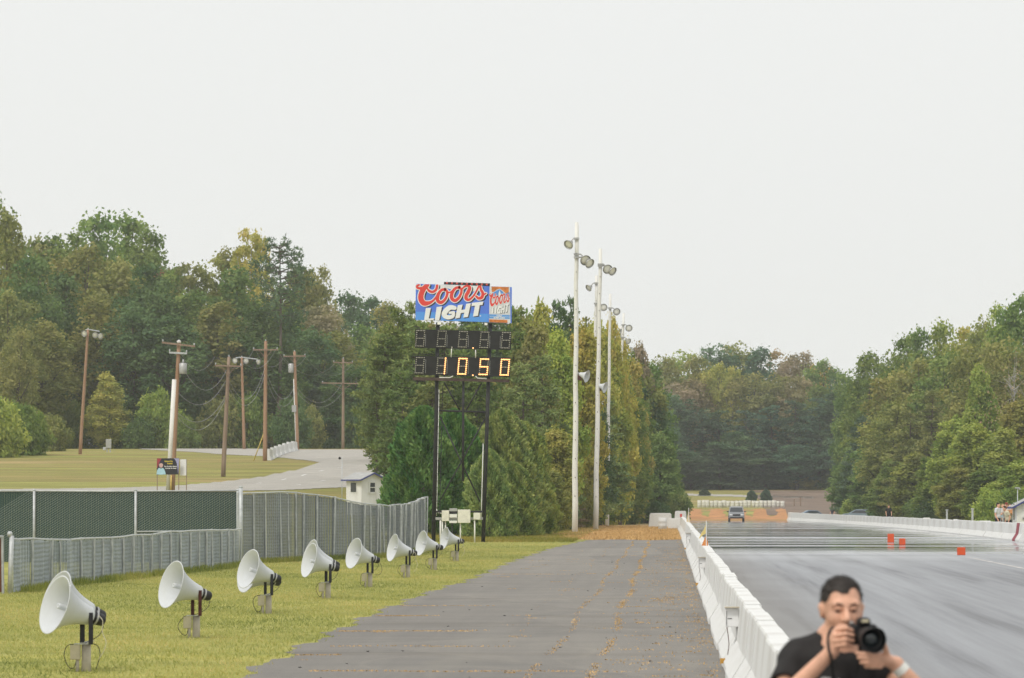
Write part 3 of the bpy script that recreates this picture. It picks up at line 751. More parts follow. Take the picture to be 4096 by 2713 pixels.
# bulb digits
bb = MB()
def bulb(mb, x, z, r=.026):
    n = 8; y0 = -.165; o = len(mb.v)
    mb.lathe([(0, r * .9), (.018, r), (.034, r * .72), (.040, r * .2)], n, Matrix.Translation((x, y0, z)) @ Matrix.Rotation(-R(90), 4, 'Z'))
W_, H_ = .345, .685
SEG = {'top': [(i / 5, 1) for i in range(1, 5)], 'bot': [(i / 5, 0) for i in range(1, 5)], 'mid': [(i / 5, .5) for i in range(1, 5)],
       'ul': [(0, .5 + .125 * i) for i in range(1, 4)], 'll': [(0, .125 * i) for i in range(1, 4)], 'ur': [(1, .5 + .125 * i) for i in range(1, 4)], 'lr': [(1, .125 * i) for i in range(1, 4)],
       'c_ul': [(0, 1)], 'c_ur': [(1, 1)], 'c_ll': [(0, 0)], 'c_lr': [(1, 0)], 'c_ml': [(0, .5)], 'c_mr': [(1, .5)]}
LIT = {'1': ['ur', 'lr', 'c_ur', 'c_lr', 'c_mr'], '0': ['top', 'bot', 'ul', 'll', 'ur', 'lr', 'c_ul', 'c_ur', 'c_ll', 'c_lr', 'c_ml', 'c_mr'], '5': ['top', 'mid', 'bot', 'ul', 'lr', 'c_ul', 'c_ur', 'c_ll', 'c_lr', 'c_ml', 'c_mr'], ' ': []}
def digit(panel, px, py, ch):
    cx, cz = L2(px, py); on, off = MB(), MB()
    for k, ps in SEG.items():
        tgt = on if k in LIT[ch] else off
        for u, w in ps: bulb(tgt, cx + (u - .5) * W_ + (w - .5) * .045, cz + (w - .5) * H_, .034 if tgt is on else .025)
    if off.v: tag(off.build('digit', M['bulb_off'], panel, True), kind='stuff')
    if on.v: tag(on.build('lit_digit', M['bulb_on'], panel, True), 'lit figure ' + ch, kind='stuff')
for px in (1681, 1767, 1852, 1938, 2024): digit(up, px, 1357, ' ')
for px, ch in ((1679, ' '), (1765, '1'), (1850, '0'), (1936, '5'), (2020, '0')): digit(lp, px, 1465, ch)
for px, py, par, on in ((1893, 1391, up, 1), (1808, 1390, up, 0), (1892, 1500, lp, 1)):
    b = MB(); bulb(b, *L2(px, py), .034); b.build('lit_point' if on else 'point_bulb', M['bulb_on' if on else 'bulb_off'], par, True)
dv = MB()
for px in (1702, 1788, 1873, 1959, 2001):
    for y0, y1 in ((1340, 1388), (1440, 1496)):
        a = L2(px, y1); c = L2(px, y0); dv.span((a[0] - .006, -.168, a[1]), (a[0] + .006, -.161, c[1]))
dv.build('panel_seams', M['lamp'], sb)
# billboard on top
bbd = thing('billboard', 'blue beer billboard with red script and white block letters above the scoreboard', 'billboard', (sb_base.x, SY - .2, 0)); bbd.rotation_euler = (0, LEAN, 0)
def Z2(u, v): return L2(1640 + u * .17736, 1100 + v * .17736)
def zpoly(name, pts, y, mat, parent, th=.003):
    b = MB(); b.ext([Z2(*p) for p in pts], y, y + th); return b.build(name, mat, parent)
board = zpoly('board', [(132, 217), (1788, 237), (1780, 1050), (122, 1035)], -.005, M['blue'], bbd, .06)
fd = MB(); fd.ext([Z2(*p) for p in [(140, 850), (1780, 862), (1778, 1046), (126, 1031)]], -.0075, -.005); fd.build('pale_blue_band', plain('pale_blue', (.10, .32, .80), .45, .06, 1), board)
cap = MB(); cap.ext([Z2(*p) for p in [(640, 224), (1560, 236), (1500, 330), (1400, 380), (1260, 300), (1120, 260), (960, 340), (860, 310), (720, 300), (650, 330)]], -.0075, -.005); cap.build('snowy_peak', plain('snow_grey', (.72, .73, .76), .5, .12, 2), board)
def catmull(P, n=10):
    out = []
    for i in range(len(P) - 1):
        p0, p1, p2, p3 = P[max(i - 1, 0)], P[i], P[i + 1], P[min(i + 2, len(P) - 1)]
        for k in range(n):
            t = k / n; out.append(tuple(.5 * ((2 * b_) + (-a + c) * t + (2 * a - 5 * b_ + 4 * c - d) * t * t + (-a + 3 * b_ - 3 * c + d) * t ** 3) for a, b_, c, d in zip(p0, p1, p2, p3)))
    out.append(P[-1]); return out
def ribbon(mb, P, grow, y, f, du=0, dv_=0):
    C = catmull(P); n = len(C); V = []
    for i, c in enumerate(C):
        a = C[max(i - 1, 0)]; b_ = C[min(i + 1, n - 1)]; dx, dy = b_[0] - a[0], b_[1] - a[1]; l = math.hypot(dx, dy) or 1
        w = c[2] / 2 + grow; nx, ny = -dy / l * w, dx / l * w
        for s in (1, -1):
            u, v_ = c[0] + du + nx * s, max(224, c[1] + dv_ + ny * s)
            q = f(u, v_); V.append((q[0], y + (i % 7) * 1e-5, q[1]))
    mb.add(V, [(2 * i, 2 * i + 1, 2 * i + 3, 2 * i + 2) for i in range(n - 1)])
    for c in (C[0], C[-1]):
        r = c[2] / 2 + grow; ring = []
        for k in range(12):
            q = f(c[0] + du + r * math.cos(k * math.pi / 6), max(224, c[1] + dv_ + r * math.sin(k * math.pi / 6))); ring.append((q[0], y - 8e-5, q[1]))
        mb.add(ring, [tuple(range(12))])
COORS = [[(205, 245, 42), (160, 265, 45), (165, 310, 48), (240, 318, 62), (330, 300, 66), (400, 260, 60)],
         [(395, 235, 95), (300, 345, 115), (250, 470, 122), (255, 580, 125), (320, 655, 118), (430, 645, 80), (525, 590, 50), (600, 500, 46)],
         [(395, 320, 36), (430, 370, 58), (510, 395, 60), (590, 340, 60), (615, 245, 58)],
         [(800, 335, 60), (710, 350, 62), (635, 460, 78), (625, 580, 82), (700, 630, 76), (790, 560, 64), (840, 450, 58), (835, 370, 54), (790, 335, 54)],
         [(835, 400, 46), (900, 395, 36), (960, 370, 36)],
         [(1120, 280, 60), (1030, 300, 62), (950, 410, 78), (945, 525, 82), (1020, 580, 76), (1110, 505, 64), (1160, 395, 58), (1155, 315, 54), (1110, 280, 54)],
         [(1165, 330, 38), (1220, 270, 44), (1300, 235, 56), (1350, 280, 74), (1320, 370, 80), (1270, 460, 80), (1275, 535, 76), (1340, 550, 58), (1430, 470, 44), (1510, 340, 40), (1555, 240, 38)],
         [(1590, 240, 50), (1605, 320, 58), (1645, 400, 68), (1625, 490, 72), (1550, 515, 62), (1495, 470, 46)], [(1640, 450, 44), (1715, 400, 34)]]
LETTERS = [[(360, 760), (470, 757), (425, 1000), (542, 985), (532, 1033), (320, 1031)], [(602, 735), (725, 715), (660, 1035), (560, 1034)],
           [(1080, 683), (1190, 662), (1125, 965), (1022, 985)], [(1270, 648), (1375, 630), (1310, 942), (1203, 960)], [(1140, 790), (1290, 768), (1275, 842), (1124, 862)],
           [(1402, 622), (1660, 583), (1640, 662), (1388, 695)], [(1472, 668), (1580, 652), (1535, 912), (1425, 928)]]
GST = [[(1010, 745, 92), (900, 740, 108), (800, 830, 116), (775, 910, 112), (850, 960, 96), (960, 935, 84), (985, 860, 70)], [(900, 858, 56), (990, 845, 60)]]
def lettering(f, y0, parent, shadow=(34, 26), ol=17):
    for nm, lst, grow, y, mat, off in (('script_shadow', COORS, 8, y0, M['signdark'], shadow), ('script_outline', COORS, ol, y0 - .002, M['signwhite'], (0, 0)), ('script', COORS, 0, y0 - .004, M['red'], (0, 0))):
        b = MB()
        for i, P in enumerate(lst): ribbon(b, P, grow, y - i * 1.5e-4, f, *off)
        b.build(nm, mat, parent)
    for nm, y, mat, off in (('letter_shadow', y0 - .0005, M['signdark'], (24, 18)), ('block_letters', y0 - .0062, M['signwhite'], (0, 0))):
        b = MB()
        for i, P in enumerate(LETTERS):
            V = [f(u + off[0], min(v_ + off[1], 1040)) for u, v_ in P]; b.add([(q[0], y - i * 1.5e-4, q[1]) for q in V], [tuple(range(len(V)))])
        for i, P in enumerate(GST): ribbon(b, P, 0, y - .0012 - i * 1.5e-4, f, *off)
        b.build(nm, mat, parent)
lettering(Z2, -.009, board)
rg_ = MB()
for k in range(1): 
    q = [Z2(1592 + 14 * math.cos(a * math.pi / 6), 912 + 14 * math.sin(a * math.pi / 6)) for a in range(12)]; rg_.add([(x, -.010, z) for x, z in q], [tuple(range(12))])
rg_.build('trademark_dot', M['signwhite'], board)
# can panel
can = zpoly('can_panel', [(1788, 237), (2302, 245), (2295, 1062), (1780, 1052)], -.025, M['blue'], bbd, .06)
def cz(name, pts, y, mat): return zpoly(name, pts, y, mat, can, .002)
silver = plain('can_silver', (.66, .67, .70), .35, .12, 3); copper = plain('can_copper', (.62, .20, .045), .45, .35, 7)
cz('can_body', [(1800, 240), (2262, 246), (2270, 1058), (1786, 1050)], -.029, silver)
cz('can_top', [(1842, 243), (2235, 247), (2230, 370), (2160, 395), (2100, 330), (2030, 290), (1960, 310), (1900, 360), (1850, 370)], -.032, copper)
cz('can_base', [(1790, 985), (2200, 990), (2205, 1056), (1790, 1048)], -.032, copper)
cz('mountain', [(1860, 400), (1960, 330), (2030, 300), (2090, 350), (2150, 410), (2250, 360), (2258, 480), (2160, 500), (2040, 470), (1930, 440), (1870, 500)], -.0335, plain('can_blue', (.10, .28, .66), .4, .3, 6))
cz('snow_streak', [(2025, 320), (2050, 400), (2030, 460), (2100, 440), (2080, 380), (2130, 470), (2070, 480), (2010, 480), (2000, 400)], -.0355, M['signwhite'])
cz('blue_band', [(1790, 870), (2255, 878), (2255, 968), (1790, 962)], -.0325, plain('band_blue', (.12, .33, .72), .4, .1, 6))
cz('band_line', [(1800, 915), (2250, 920), (2250, 925), (1800, 920)], -.0355, M['signwhite'])
def canmap(u, v_):
    x = 1795 + (u - 140) / (1720 - 140) * 460
    y = (380 + (v_ - 225) / 500 * 300 if v_ < 740 else 380 + (v_ - 225) / 500 * 300 - 0)
    return Z2(min(x, 2262), min(y, 850))
for nm, grow, y, mat, off in (('script_outline', 26, -.0375, M['signwhite'], (0, 0)), ('script', 4, -.040, M['red'], (0, 0))):
    b = MB()
    for i, P in enumerate(COORS): ribbon(b, P, grow, y - i * 1.5e-4, lambda u, v_: canmap(u, v_ + 30), *off)
    b.build(nm, mat, can)
for nm, y, mat, off in (('letter_shadow', -.0375, M['signdark'], (30, 24)), ('block_letters', -.041, M['signwhite'], (0, 0))):
    b = MB()
    for i, P in enumerate(LETTERS):
        V = [canmap(u + off[0], min(v_ + off[1], 1000) + 20) for u, v_ in P]; b.add([(q[0], y - i * 1.5e-4, q[1]) for q in V], [tuple(range(len(V)))])
    for i, P in enumerate(GST): ribbon(b, P, 0, y - .0012 - i * 1.5e-4, canmap, off[0], off[1] + 20)
    b.build(nm, mat, can)
def text_mesh(name, body, size, mat, parent, loc, rot=(R(90), 0, 0), shear=0.0, offset=0.0, align='CENTER'):
    cu = bpy.data.curves.new(name, 'FONT'); cu.body = body; cu.size = size; cu.align_x = align; cu.align_y = 'CENTER'; cu.shear = shear; cu.offset = offset; cu.extrude = .0008
    tmp = bpy.data.objects.new(name + '_curve', cu); COL.objects.link(tmp)
    dg = bpy.context.evaluated_depsgraph_get(); me = bpy.data.meshes.new_from_object(tmp.evaluated_get(dg))
    bpy.data.objects.remove(tmp); bpy.data.curves.remove(cu)
    me.materials.clear(); me.materials.append(mat)
    o = link(bpy.data.objects.new(name, me), parent); o.location = loc; o.rotation_euler = rot; return o
q = Z2(2018, 900); text_mesh('lettering', 'COLD', .085, M['signwhite'], can, (q[0], -.0365, q[1]), offset=.004)
q = Z2(2018, 947); text_mesh('lettering', 'SUPER COLD', .085, M['signwhite'], can, (q[0], -.0365, q[1]), offset=.004)
# red lamp bar on the billboard
lb = thing('warning_lamp_bar', 'black bar of nine red lamps along the top edge of the billboard', 'lamp', (sb_base.x, SY - .12, 0)); lb.rotation_euler = (0, LEAN, 0)
zpoly('housing', [(768, 160), (1805, 170), (1803, 232), (766, 216)], -.02, M['dark'], lb, .16)
lm_ = MB(); lm_.lathe([(0, .047), (.02, .049), (.045, .036), (.055, .012)], 14, Matrix.Rotation(-R(90), 4, 'Z')); LMP = lm_.mesh('red_lamp', M['redlamp'], True)
for i in range(9):
    u = 836 + i * 112.5; q = Z2(u, 190 + i * 1.6); o = link(bpy.data.objects.new('red_lamp', LMP), lb); o.location = (q[0], -.022, q[1])
for i, (px, py, w, lab) in enumerate([(1758, 1293, 17, 'larger grey floodlight under the billboard on the left scoreboard leg'), (1945, 1297, 13, 'smaller floodlight under the billboard by the right scoreboard leg')]):
    q = L2(px, py); t = thing('floodlight', lab, 'floodlight', (sb_base.x + q[0] + q[1] * LEAN, SY - .32, q[1] - .1)); w /= PXM
    b = MB(); b.box((0, 0, .1), (w, .12, w * .8)); b.build('housing', M['lamp'], t, bevel=.008)
    b = MB(); b.box((0, -.062, .1), (w * .82, .006, w * .6)); b.build('glass', M['lampglass'], t)
    b = MB(); b.box((0, .1, 0), (.05, .22, .05)); b.build('bracket', M['dark'], t)

# electrical rack at the foot of the tower
RY = 198.6; PR = FPX / RY
er = thing('electrical_rack', 'rack of white electrical boxes at the foot of the scoreboard tower', 'electrical rack', (gx(1835, RY), RY, 0))
def ep(x, y): return ((x - 1835) / PR, (2174 - y) / PR)
def ebox(name, x0, y0, x1, y1, d0, d1, mat):
    a = ep(x0, y1); c = ep(x1, y0); b = MB(); b.span((a[0], d0, a[1]), (c[0], d1, c[1])); return b.build(name, mat, er, bevel=.008)
ebox('rail', 1742, 2073, 1932, 2083, -.02, .02, M['lamp']); ebox('rail', 1742, 2046, 1932, 2054, -.02, .02, M['dark'])
cb = plain('cream_box', (.74, .72, .62), .6, .15, 4)
ebox('box', 1768, 2045, 1797, 2088, -.2, -.021, cb); ebox('box', 1798, 2037, 1829, 2049, -.18, -.021, M['lamp']); ebox('box', 1798, 2060, 1829, 2074, -.18, -.021, M['white2']); ebox('box', 1798, 2086, 1829, 2096, -.18, -.021, M['white2'])
ebox('box', 1799, 2050, 1828, 2059, -.17, -.021, M['dark']); ebox('box', 1832, 2042, 1882, 2095, -.24, -.021, cb); ebox('box', 1895, 2055, 1922, 2082, -.2, -.021, cb)
for px, y0, r, m_ in ((1762, 2085, .035, 'white2'), (1770, 2085, .03, 'white2'), (1782, 2088, .028, 'white2'), (1809, 2096, .03, 'dark'), (1842, 2095, .03, 'white2'), (1899, 2083, .032, 'white2')):
    a = ep(px, y0); b = MB(); b.tube([(a[0], -.05, -.05), (a[0], -.05, a[1])], r, 8); b.build('conduit', M[m_], er, True)

# ------------------------------------------------------------------ white light poles
lampb = MB(); lampb.lathe([(.0, .07), (-.12, .08), (-.14, .12), (.0, .15), (.10, .26), (.22, .34), (.30, .36), (.305, .345), (.22, .32), (.10, .23), (.0, .12)], 18, None, True, True); LAMPB = lampb.mesh('reflector', M['lamp'], True)
lampg = MB(); lampg.lathe([(.20, .30), (.235, .27), (.245, .15), (.25, .02)], 18, None, True, True); LAMPG = lampg.mesh('lens', M['lampglass'], True)
def lamp_at(root, loc, yaw, tilt, s=1.0):
    e = Matrix.Translation(loc) @ Matrix.Rotation(yaw, 4, 'Z') @ Matrix.Rotation(-tilt, 4, 'Y') @ Matrix.Scale(s, 4)
    o = link(bpy.data.objects.new('reflector', LAMPB), root); o.matrix_local = e
    link(bpy.data.objects.new('lens', LAMPG), o)
def light_pole(xt, yt, xb, yb, Y, lamps, horn, label, w=.3, bolts=True):
    P = FPX / Y; base = pt(xb, yb, Y); X = base.x; z0 = gz(X, Y); top = pt(xt, yt, Y)
    t = thing('light_pole', label, 'light pole', (X, Y, z0), 0, 'white light poles beside the strip')
    h = top.z - z0; dx = top.x - X
    b = MB(); n = 10
    P_ = [(dx * k / n + .02 * math.sin(k * 2.2), 0, h * k / n - (.3 if k == 0 else 0)) for k in range(n + 1)]
    b.tube(P_, [w * .5 * (1 - .38 * k / n) for k in range(n + 1)], 10); b.build('pole', M['white2'], t, True)
    def loc(px, py): return Vector(((px - 0) * 0 + pt(px, py, Y).x - X, 0, pt(px, py, Y).z - z0))
    if bolts:
        b = MB()
        for k in range(14):
            zz = h * (.12 + .06 * k); b.box((dx * zz / h + .01 * math.sin(k), -w * .5 * (1 - .38 * zz / h) - .005, zz), (.035, .03, .05))
        b.build('bolts', M['dark'], t)
    for (px, py, yaw, tilt, s) in lamps:
        q = loc(px, py); lamp_at(t, q + Vector((0, -.25, 0)), R(yaw), R(tilt), s * (.88 if Y < 300 else .74))
        b = MB(); c = Vector((dx * q.z / h, 0, q.z + .25)); b.tube([c, (c + q) / 2 + Vector((0, -.1, .14)), q + Vector((0, -.2, .06))], .04, 6); b.box(c + Vector((0, -.1, 0)), (.3, .2, .12)); b.build('lamp_arm', M['lamp'], t)
    if horn:
        px, py, yaw = horn; q = loc(px, py); one_horn(t, q, R(yaw), R(-16))
        b = MB(); c = Vector((dx * q.z / h, 0, q.z - .25)); b.box((c + q) / 2 + Vector((.05, 0, -.05)), (.22, .08, .3)); b.build('horn_bracket', M['rust'], t)
    return t
light_pole(2307, 890, 2299, 2134, 254, [(2282, 973, -124, -30, .92), (2338, 1036, -72, -26, 1.0), (2350, 1048, -45, -30, .95)], (2322, 1498, -24), 'nearest and tallest white light pole, with a lamp on each side', .34)
light_pole(2402, 995, 2382, 2110, 282, [(2428, 1074, -78, -20, 1.0), (2442, 1080, -40, -30, .95)], (2397, 1543, -22), 'second white light pole from the left, standing on the grass edge', .34)
light_pole(2386, 1103, 2370, 2098, 315, [(2362, 1148, -140, -30, 1.0), (2414, 1229, -85, -12, 1.0)], (2392, 1592, -22), 'white light pole mostly hidden behind the second one', .32)
light_pole(2441, 1176, 2428, 2090, 345, [(2464, 1246, -75, -12, 1.1)], None, 'fourth white light pole, its middle hidden in yellow leaves', .30)
light_pole(2495, 1253, 2456, 2092, 378, [(2514, 1312, -80, -12, 1.15), (2508, 1362, -50, -25, 1.0)], None, 'fifth white light pole, leaning out of the trees', .30)
light_pole(2484, 1306, 2474, 2080, 392, [(2476, 1330, -100, -12, .9)], None, 'thin white light pole close behind the fifth one', .26, False)
light_pole(2524, 1398, 2497, 2080, 430, [(2526, 1402, -60, -20, .9)], None, 'farthest white light pole with only its tip and foot showing', .24, False)

# ------------------------------------------------------------------ utility poles on the hillside
ins = MB(); ins.lathe([(0, .03), (.05, .055), (.08, .04), (.12, .055), (.16, .03)], 8, Matrix.Rotation(-R(90), 4, 'Y')); INS = ins.mesh('insulator', M['galv'], True)
ARMS = []
def utility_pole(xt, yt, xb, yb, Y, mat, label, arm=None, extra=None, w=.30, brace=True):
    base = pt(xb, yb, Y); X = base.x; z0 = gz(X, Y); top = pt(xt, yt, Y)
    t = thing('utility_pole', label, 'utility pole', (X, Y, z0), 0, 'poles on the left hillside')
    h = top.z - z0; dx = top.x - X
    b = MB(); b.tube([(dx * k / 8, 0, h * k / 8 - (.4 if k == 0 else 0)) for k in range(9)], [w * .5 * (1 - .32 * k / 8) for k in range(9)], 10); b.build('pole', mat, t, True)
    fx = lambda z: dx * z / h
    if arm:
        for (dz, hw, sl, offx) in arm:
            z = h - dz; c = Vector((fx(z) + offx, -w * .5 - .05, z)); sk = Vector((hw, 0, -hw * sl))
            b = MB(); d = sk.normalized(); rot = Matrix.Rotation(math.atan2(sl, 1), 3, 'Y')
            b.box(c, (2 * hw, .10, .12), rot); a = b.build('crossarm', M['pole'] if hw > .6 else M['galv'], t)
            for s in (-1, 1):
                o = link(bpy.data.objects.new('insulator', INS), a); o.location = c + sk * s * .94 + Vector((0, 0, .06))
            if brace and hw > 1:
                b = MB()
                for s in (-1, 1): b.tube([c + sk * s * .55, Vector((fx(z - .75), -w * .5, z - .75))], .025, 5)
                b.build('arm_brace', M['pole'], t)
            ARMS.append((t, Vector((X, Y, z0)) + c, sk))
    o = link(bpy.data.objects.new('insulator', INS), t); o.location = (dx, 0, h)
    return t, X, z0, h, fx
t1, X, z0, h, fx = utility_pole(716, 1368, 688, 1962, 300, M['polered'], 'nearest utility pole, with a grey transformer and a slanted crossarm', [(.18, 1.12, .12, 0), (.75, .6, .05, 0)], brace=False, w=.36)
b = MB(); b.lathe([(-.75, .10), (-.74, .24), (-.70, .26), (-.06, .26), (-.03, .22), (0, .10)], 14, Matrix.Translation((fx(h - 1.55) + .36, -.15, h - 1.4)) @ Matrix.Rotation(-R(90), 4, 'Y'))
tr = b.build('transformer', M['lamp'], t1, True)
b = MB(); b.lathe([(0, .05), (.06, .08), (.18, .05), (.24, .03)], 8, Matrix.Translation((fx(h - 1.4) + .36, -.15, h - 1.4)) @ Matrix.Rotation(-R(90), 4, 'Y')); b.build('bushing', M['galv'], tr, True)
b = MB(); b.tube([(-.26, -.05, -.3), (fx(h * .75) - .18, -.05, h * .75)], .16, 10); b.build('white_sleeve', M['white2'], t1, True)
b = MB(); b.lathe([(-.08, .13), (.06, .15), (.1, .06)], 10, Matrix.Translation((fx(h), -.02, h)) @ Matrix.Rotation(-R(90), 4, 'Y')); b.build('cap', M['white2'], t1, True)
b = MB(); b.tube([(-.05, -.24, 0), (-.03, -.24, 1.15)], .05, 8); b.build('yellow_guard', plain('yellow_guard', (.72, .52, .16), .6, .2, 4), t1, True)
t2, X, z0, h, fx = utility_pole(916, 1428, 892, 1918, 352, M['pole'], 'second utility pole with one level crossarm, standing on the grass island', [(.72, 1.05, .03, 0)], w=.38)
t4, X, z0, h, fx = utility_pole(1063, 1365, 1060, 1826, 400, M['polered'], 'tallest utility pole, its foot beside the white hillside barriers', [(.78, 1.12, .0, 0)], w=.40)
b = MB(); b.tube([(-1.1, .2, -.2), (-.05, 0, 2.6)], .05, 6); b.build('yellow_guy_guard', plain('guy_guard', (.62, .48, .12), .6, .2, 4), t4, True)
t5, X, z0, h, fx = utility_pole(1178, 1406, 1190, 1778, 462, M['polered'], 'utility pole with a transformer on its left side, behind the white barriers', [(.5, 1.15, -.02, 0)], w=.38)
b = MB(); b.lathe([(-.95, .10), (-.94, .26), (-.9, .28), (-.06, .28), (-.03, .24), (0, .10)], 14, Matrix.Translation((fx(h - 1.6) - .4, -.15, h - 1.25)) @ Matrix.Rotation(-R(90), 4, 'Y')); b.build('transformer', M['lamp'], t5, True)
b = MB(); b.box((-.35, -.2, h * .42), (.45, .2, .7)); b.build('meter_box', M['lamp'], t5)
b = MB(); b.tube([(-.14, -.12, 0), (fx(h * .75) - .16, -.1, h * .72)], .05, 6); b.build('white_conduit', M['white2'], t5, True)
t6, X, z0, h, fx = utility_pole(1373, 1435, 1372, 1785, 500, M['pole'], 'rightmost utility pole, with a white lower arm, beside the overhanging pines', [(.45, 1.1, .03, 0), (2.75, 2.2, .02, -.2)], w=.36)
def flood_pole(xt, yt, xb, yb, Y, mat, label, lamps):
    t, X, z0, h, fx = utility_pole(xt, yt, xb, yb, Y, mat, label, None, w=.34)
    for (px, py, yaw) in lamps:
        q = pt(px, py, Y) - Vector((X, Y, z0)); lamp_at(t, Vector((q.x, -.25, q.z)), R(yaw), R(-22), .85)
    a, c = lamps[0], lamps[-1]
    q0 = pt(a[0], a[1], Y) - Vector((X, Y, z0)); q1 = pt(c[0], c[1], Y) - Vector((X, Y, z0))
    b = MB(); b.tube([(q0.x, 0, h - .05), (fx(h), 0, h), (q1.x, 0, h - .2)], .06, 6); b.build('lamp_arm', M['galv'], t)
flood_pole(352, 1318, 320, 1792, 430, M['polered'], 'leaning wooden floodlight pole, leftmost on the hillside', [(342, 1332, -110), (380, 1338, -70), (398, 1342, -40)])
flood_pole(967, 1430, 977, 1796, 470, M['polered'], 'wooden floodlight pole with three lamps behind the second utility pole', [(943, 1440, -105), (985, 1441, -85), (1030, 1446, -35)])
# overhead cables
def cable(a, c, sag, r=.022):
    a, c = Vector(a), Vector(c); P = [a.lerp(c, k / 16) - Vector((0, 0, sag * 4 * (k / 16) * (1 - k / 16))) for k in range(17)]
    b = MB(); b.tube([p - a for p in P], r, 5); o = b.build('overhead_cable', M['cable'], None, True); o.location = a
    return o
cab = [((712, 1392, 300), (860, 1425, 352), 1.6, 1), ((716, 1440, 300), (906, 1480, 352), 2.2, 2), ((704, 1560, 300), (902, 1525, 352), 1.7, 2), ((700, 1640, 300), (900, 1590, 352), 1.6, 3), ((698, 1650, 300), (900, 1600, 352), 2.1, 3),
       ((868, 1430, 352), (1018, 1392, 400), 1.6, 1), ((958, 1430, 352), (1106, 1392, 400), 1.6, 1), ((916, 1520, 352), (1060, 1470, 400), 2.6, 2), ((914, 1545, 352), (1060, 1495, 400), 2.6, 3),
       ((1018, 1392, 400), (1135, 1430, 462), 1.6, 1), ((1106, 1392, 400), (1222, 1428, 462), 1.6, 1), ((1064, 1480, 400), (1180, 1540, 462), 2.4, 2), ((1064, 1510, 400), (1182, 1570, 462), 2.4, 3),
       ((1135, 1430, 462), (1338, 1455, 500), 1.9, 1), ((1222, 1428, 462), (1410, 1458, 500), 1.9, 1), ((1184, 1545, 462), (1370, 1530, 500), 2.4, 2), ((1184, 1565, 462), (1370, 1570, 500), 2.0, 3)]
names = {300: 'the nearest and the second utility pole', 352: 'the second and the tallest utility pole', 400: 'the tallest utility pole and the one by the barriers', 462: 'the pole by the barriers and the rightmost pole'}
lv = {1: 'thin upper cable', 2: 'sagging middle cable', 3: 'low sagging cable'}
cseen = {}
for a, c, s, l in cab:
    o = cable(pt(*a), pt(*c), s * .82, .011 if l == 1 else .016)
    key = (l, a[2]); cseen[key] = cseen.get(key, 0) + 1
    tag(o, ('' if sum(1 for q in cab if (q[3], q[0][2]) == key) < 2 else {1: 'left ' if l == 1 else 'higher ', 2: 'right ' if l == 1 else 'lower '}[cseen[key]]) + lv[l] + ' strung between ' + names[a[2]], 'cable', 'overhead cables')

# small grey service pedestal on the hillside
p = gp(434, 1793, 300); p = Vector((gx(434, 440), 440, 0)); p.z = gz(p.x, p.y)
t = thing('service_pedestal', 'small grey meter pedestal on the hillside right of the leaning floodlight pole', 'meter box', p)
b = MB(); b.tube([(-.15, 0, -.1), (-.15, 0, .7)], .06, 6); b.build('leg', M['galv'], t); b = MB(); b.tube([(.15, 0, -.1), (.15, 0, .6)], .06, 6); b.build('leg', M['galv'], t)
b = MB(); b.box((0, -.05, .85), (.52, .25, .9)); b.build('cabinet', M['lamp'], t, bevel=.02)
b = MB(); b.box((-.4, -.05, .35), (.3, .2, .3)); b.build('side_box', M['galv'], t, bevel=.02)

# roadside poster sign by the nearest utility pole
SGY = 296.0; PS = FPX / SGY
sx = gx(676, SGY); sg = thing('poster_sign', 'dark roadside poster with a person in a pale blue shirt and yellow lettering', 'sign', (sx, SGY, gz(sx, SGY)))
def sp(x, y): return ((x - 676) / PS, zy(y, SGY) - gz(sx, SGY))
def spoly(name, pts, y, mat, parent, th=.004):
    b = MB(); b.ext([sp(600 + u * .1148, 1800 + v_ * .1148) for u, v_ in pts], y, y + th); return b.build(name, mat, parent)
bd = spoly('board', [(240, 292), (1020, 288), (985, 855), (225, 862)], 0, plain('poster_black', (.02, .02, .03), .5, .2, 2), sg, .05)
spoly('red_corner', [(244, 296), (400, 294), (320, 440), (270, 600), (236, 640)], -.008, plain('poster_red', (.35, .04, .06), .5, .3, 3), bd)
spoly('lilac_edge', [(820, 292), (1016, 290), (984, 850), (955, 600), (930, 450), (880, 340)], -.008, plain('poster_lilac', (.38, .38, .60), .5, .25, 3), bd)
spoly('shirt', [(222, 850), (240, 720), (290, 640), (350, 620), (375, 665), (410, 620), (480, 650), (520, 740), (548, 850), (400, 860)], -.012, plain('poster_blue', (.42, .66, .78), .5, .1, 3), bd)
spoly('face', [(310, 520), (335, 470), (420, 465), (455, 520), (430, 590), (380, 618), (330, 590)], -.016, plain('poster_skin', (.68, .45, .42), .5, .2, 6), bd)
spoly('hat', [(305, 470), (345, 385), (420, 370), (450, 430), (455, 480), (380, 455)], -.020, plain('poster_hat', (.035, .03, .07), .6, .2, 6), bd)
yel = plain('poster_yellow', (.70, .55, .05), .5, .1, 3)
def sblur(words, u0, v0, hgt, mat, seed):
    """lettering too far off to read: rows of small letter-shaped marks"""
    rn = random.Random(seed); b = MB(); u = u0
    for n in words:
        for k in range(n):
            w = rn.uniform(18, 30); hh = hgt * (1.35 if k == 0 else rn.choice((.8, .85, 1.15)))
            pts = [(u, v0 + hgt / 2), (u + w * .8, v0 + hgt / 2), (u + w * .95, v0 + hgt / 2 - hh), (u + w * .2, v0 + hgt / 2 - hh)]
            b.ext([sp(600 + p * .1148, 1800 + q * .1148) for p, q in pts], -.014, -.009); u += w
        u += 16
    b.build('lettering', mat, bd)
sblur((8, 3), 505, 395, 44, yel, 1); sblur((7,), 600, 475, 40, yel, 2)
sblur((3, 8, 6), 495, 575, 28, M['signwhite'], 3); sblur((8, 2, 5), 535, 640, 28, M['signwhite'], 4)
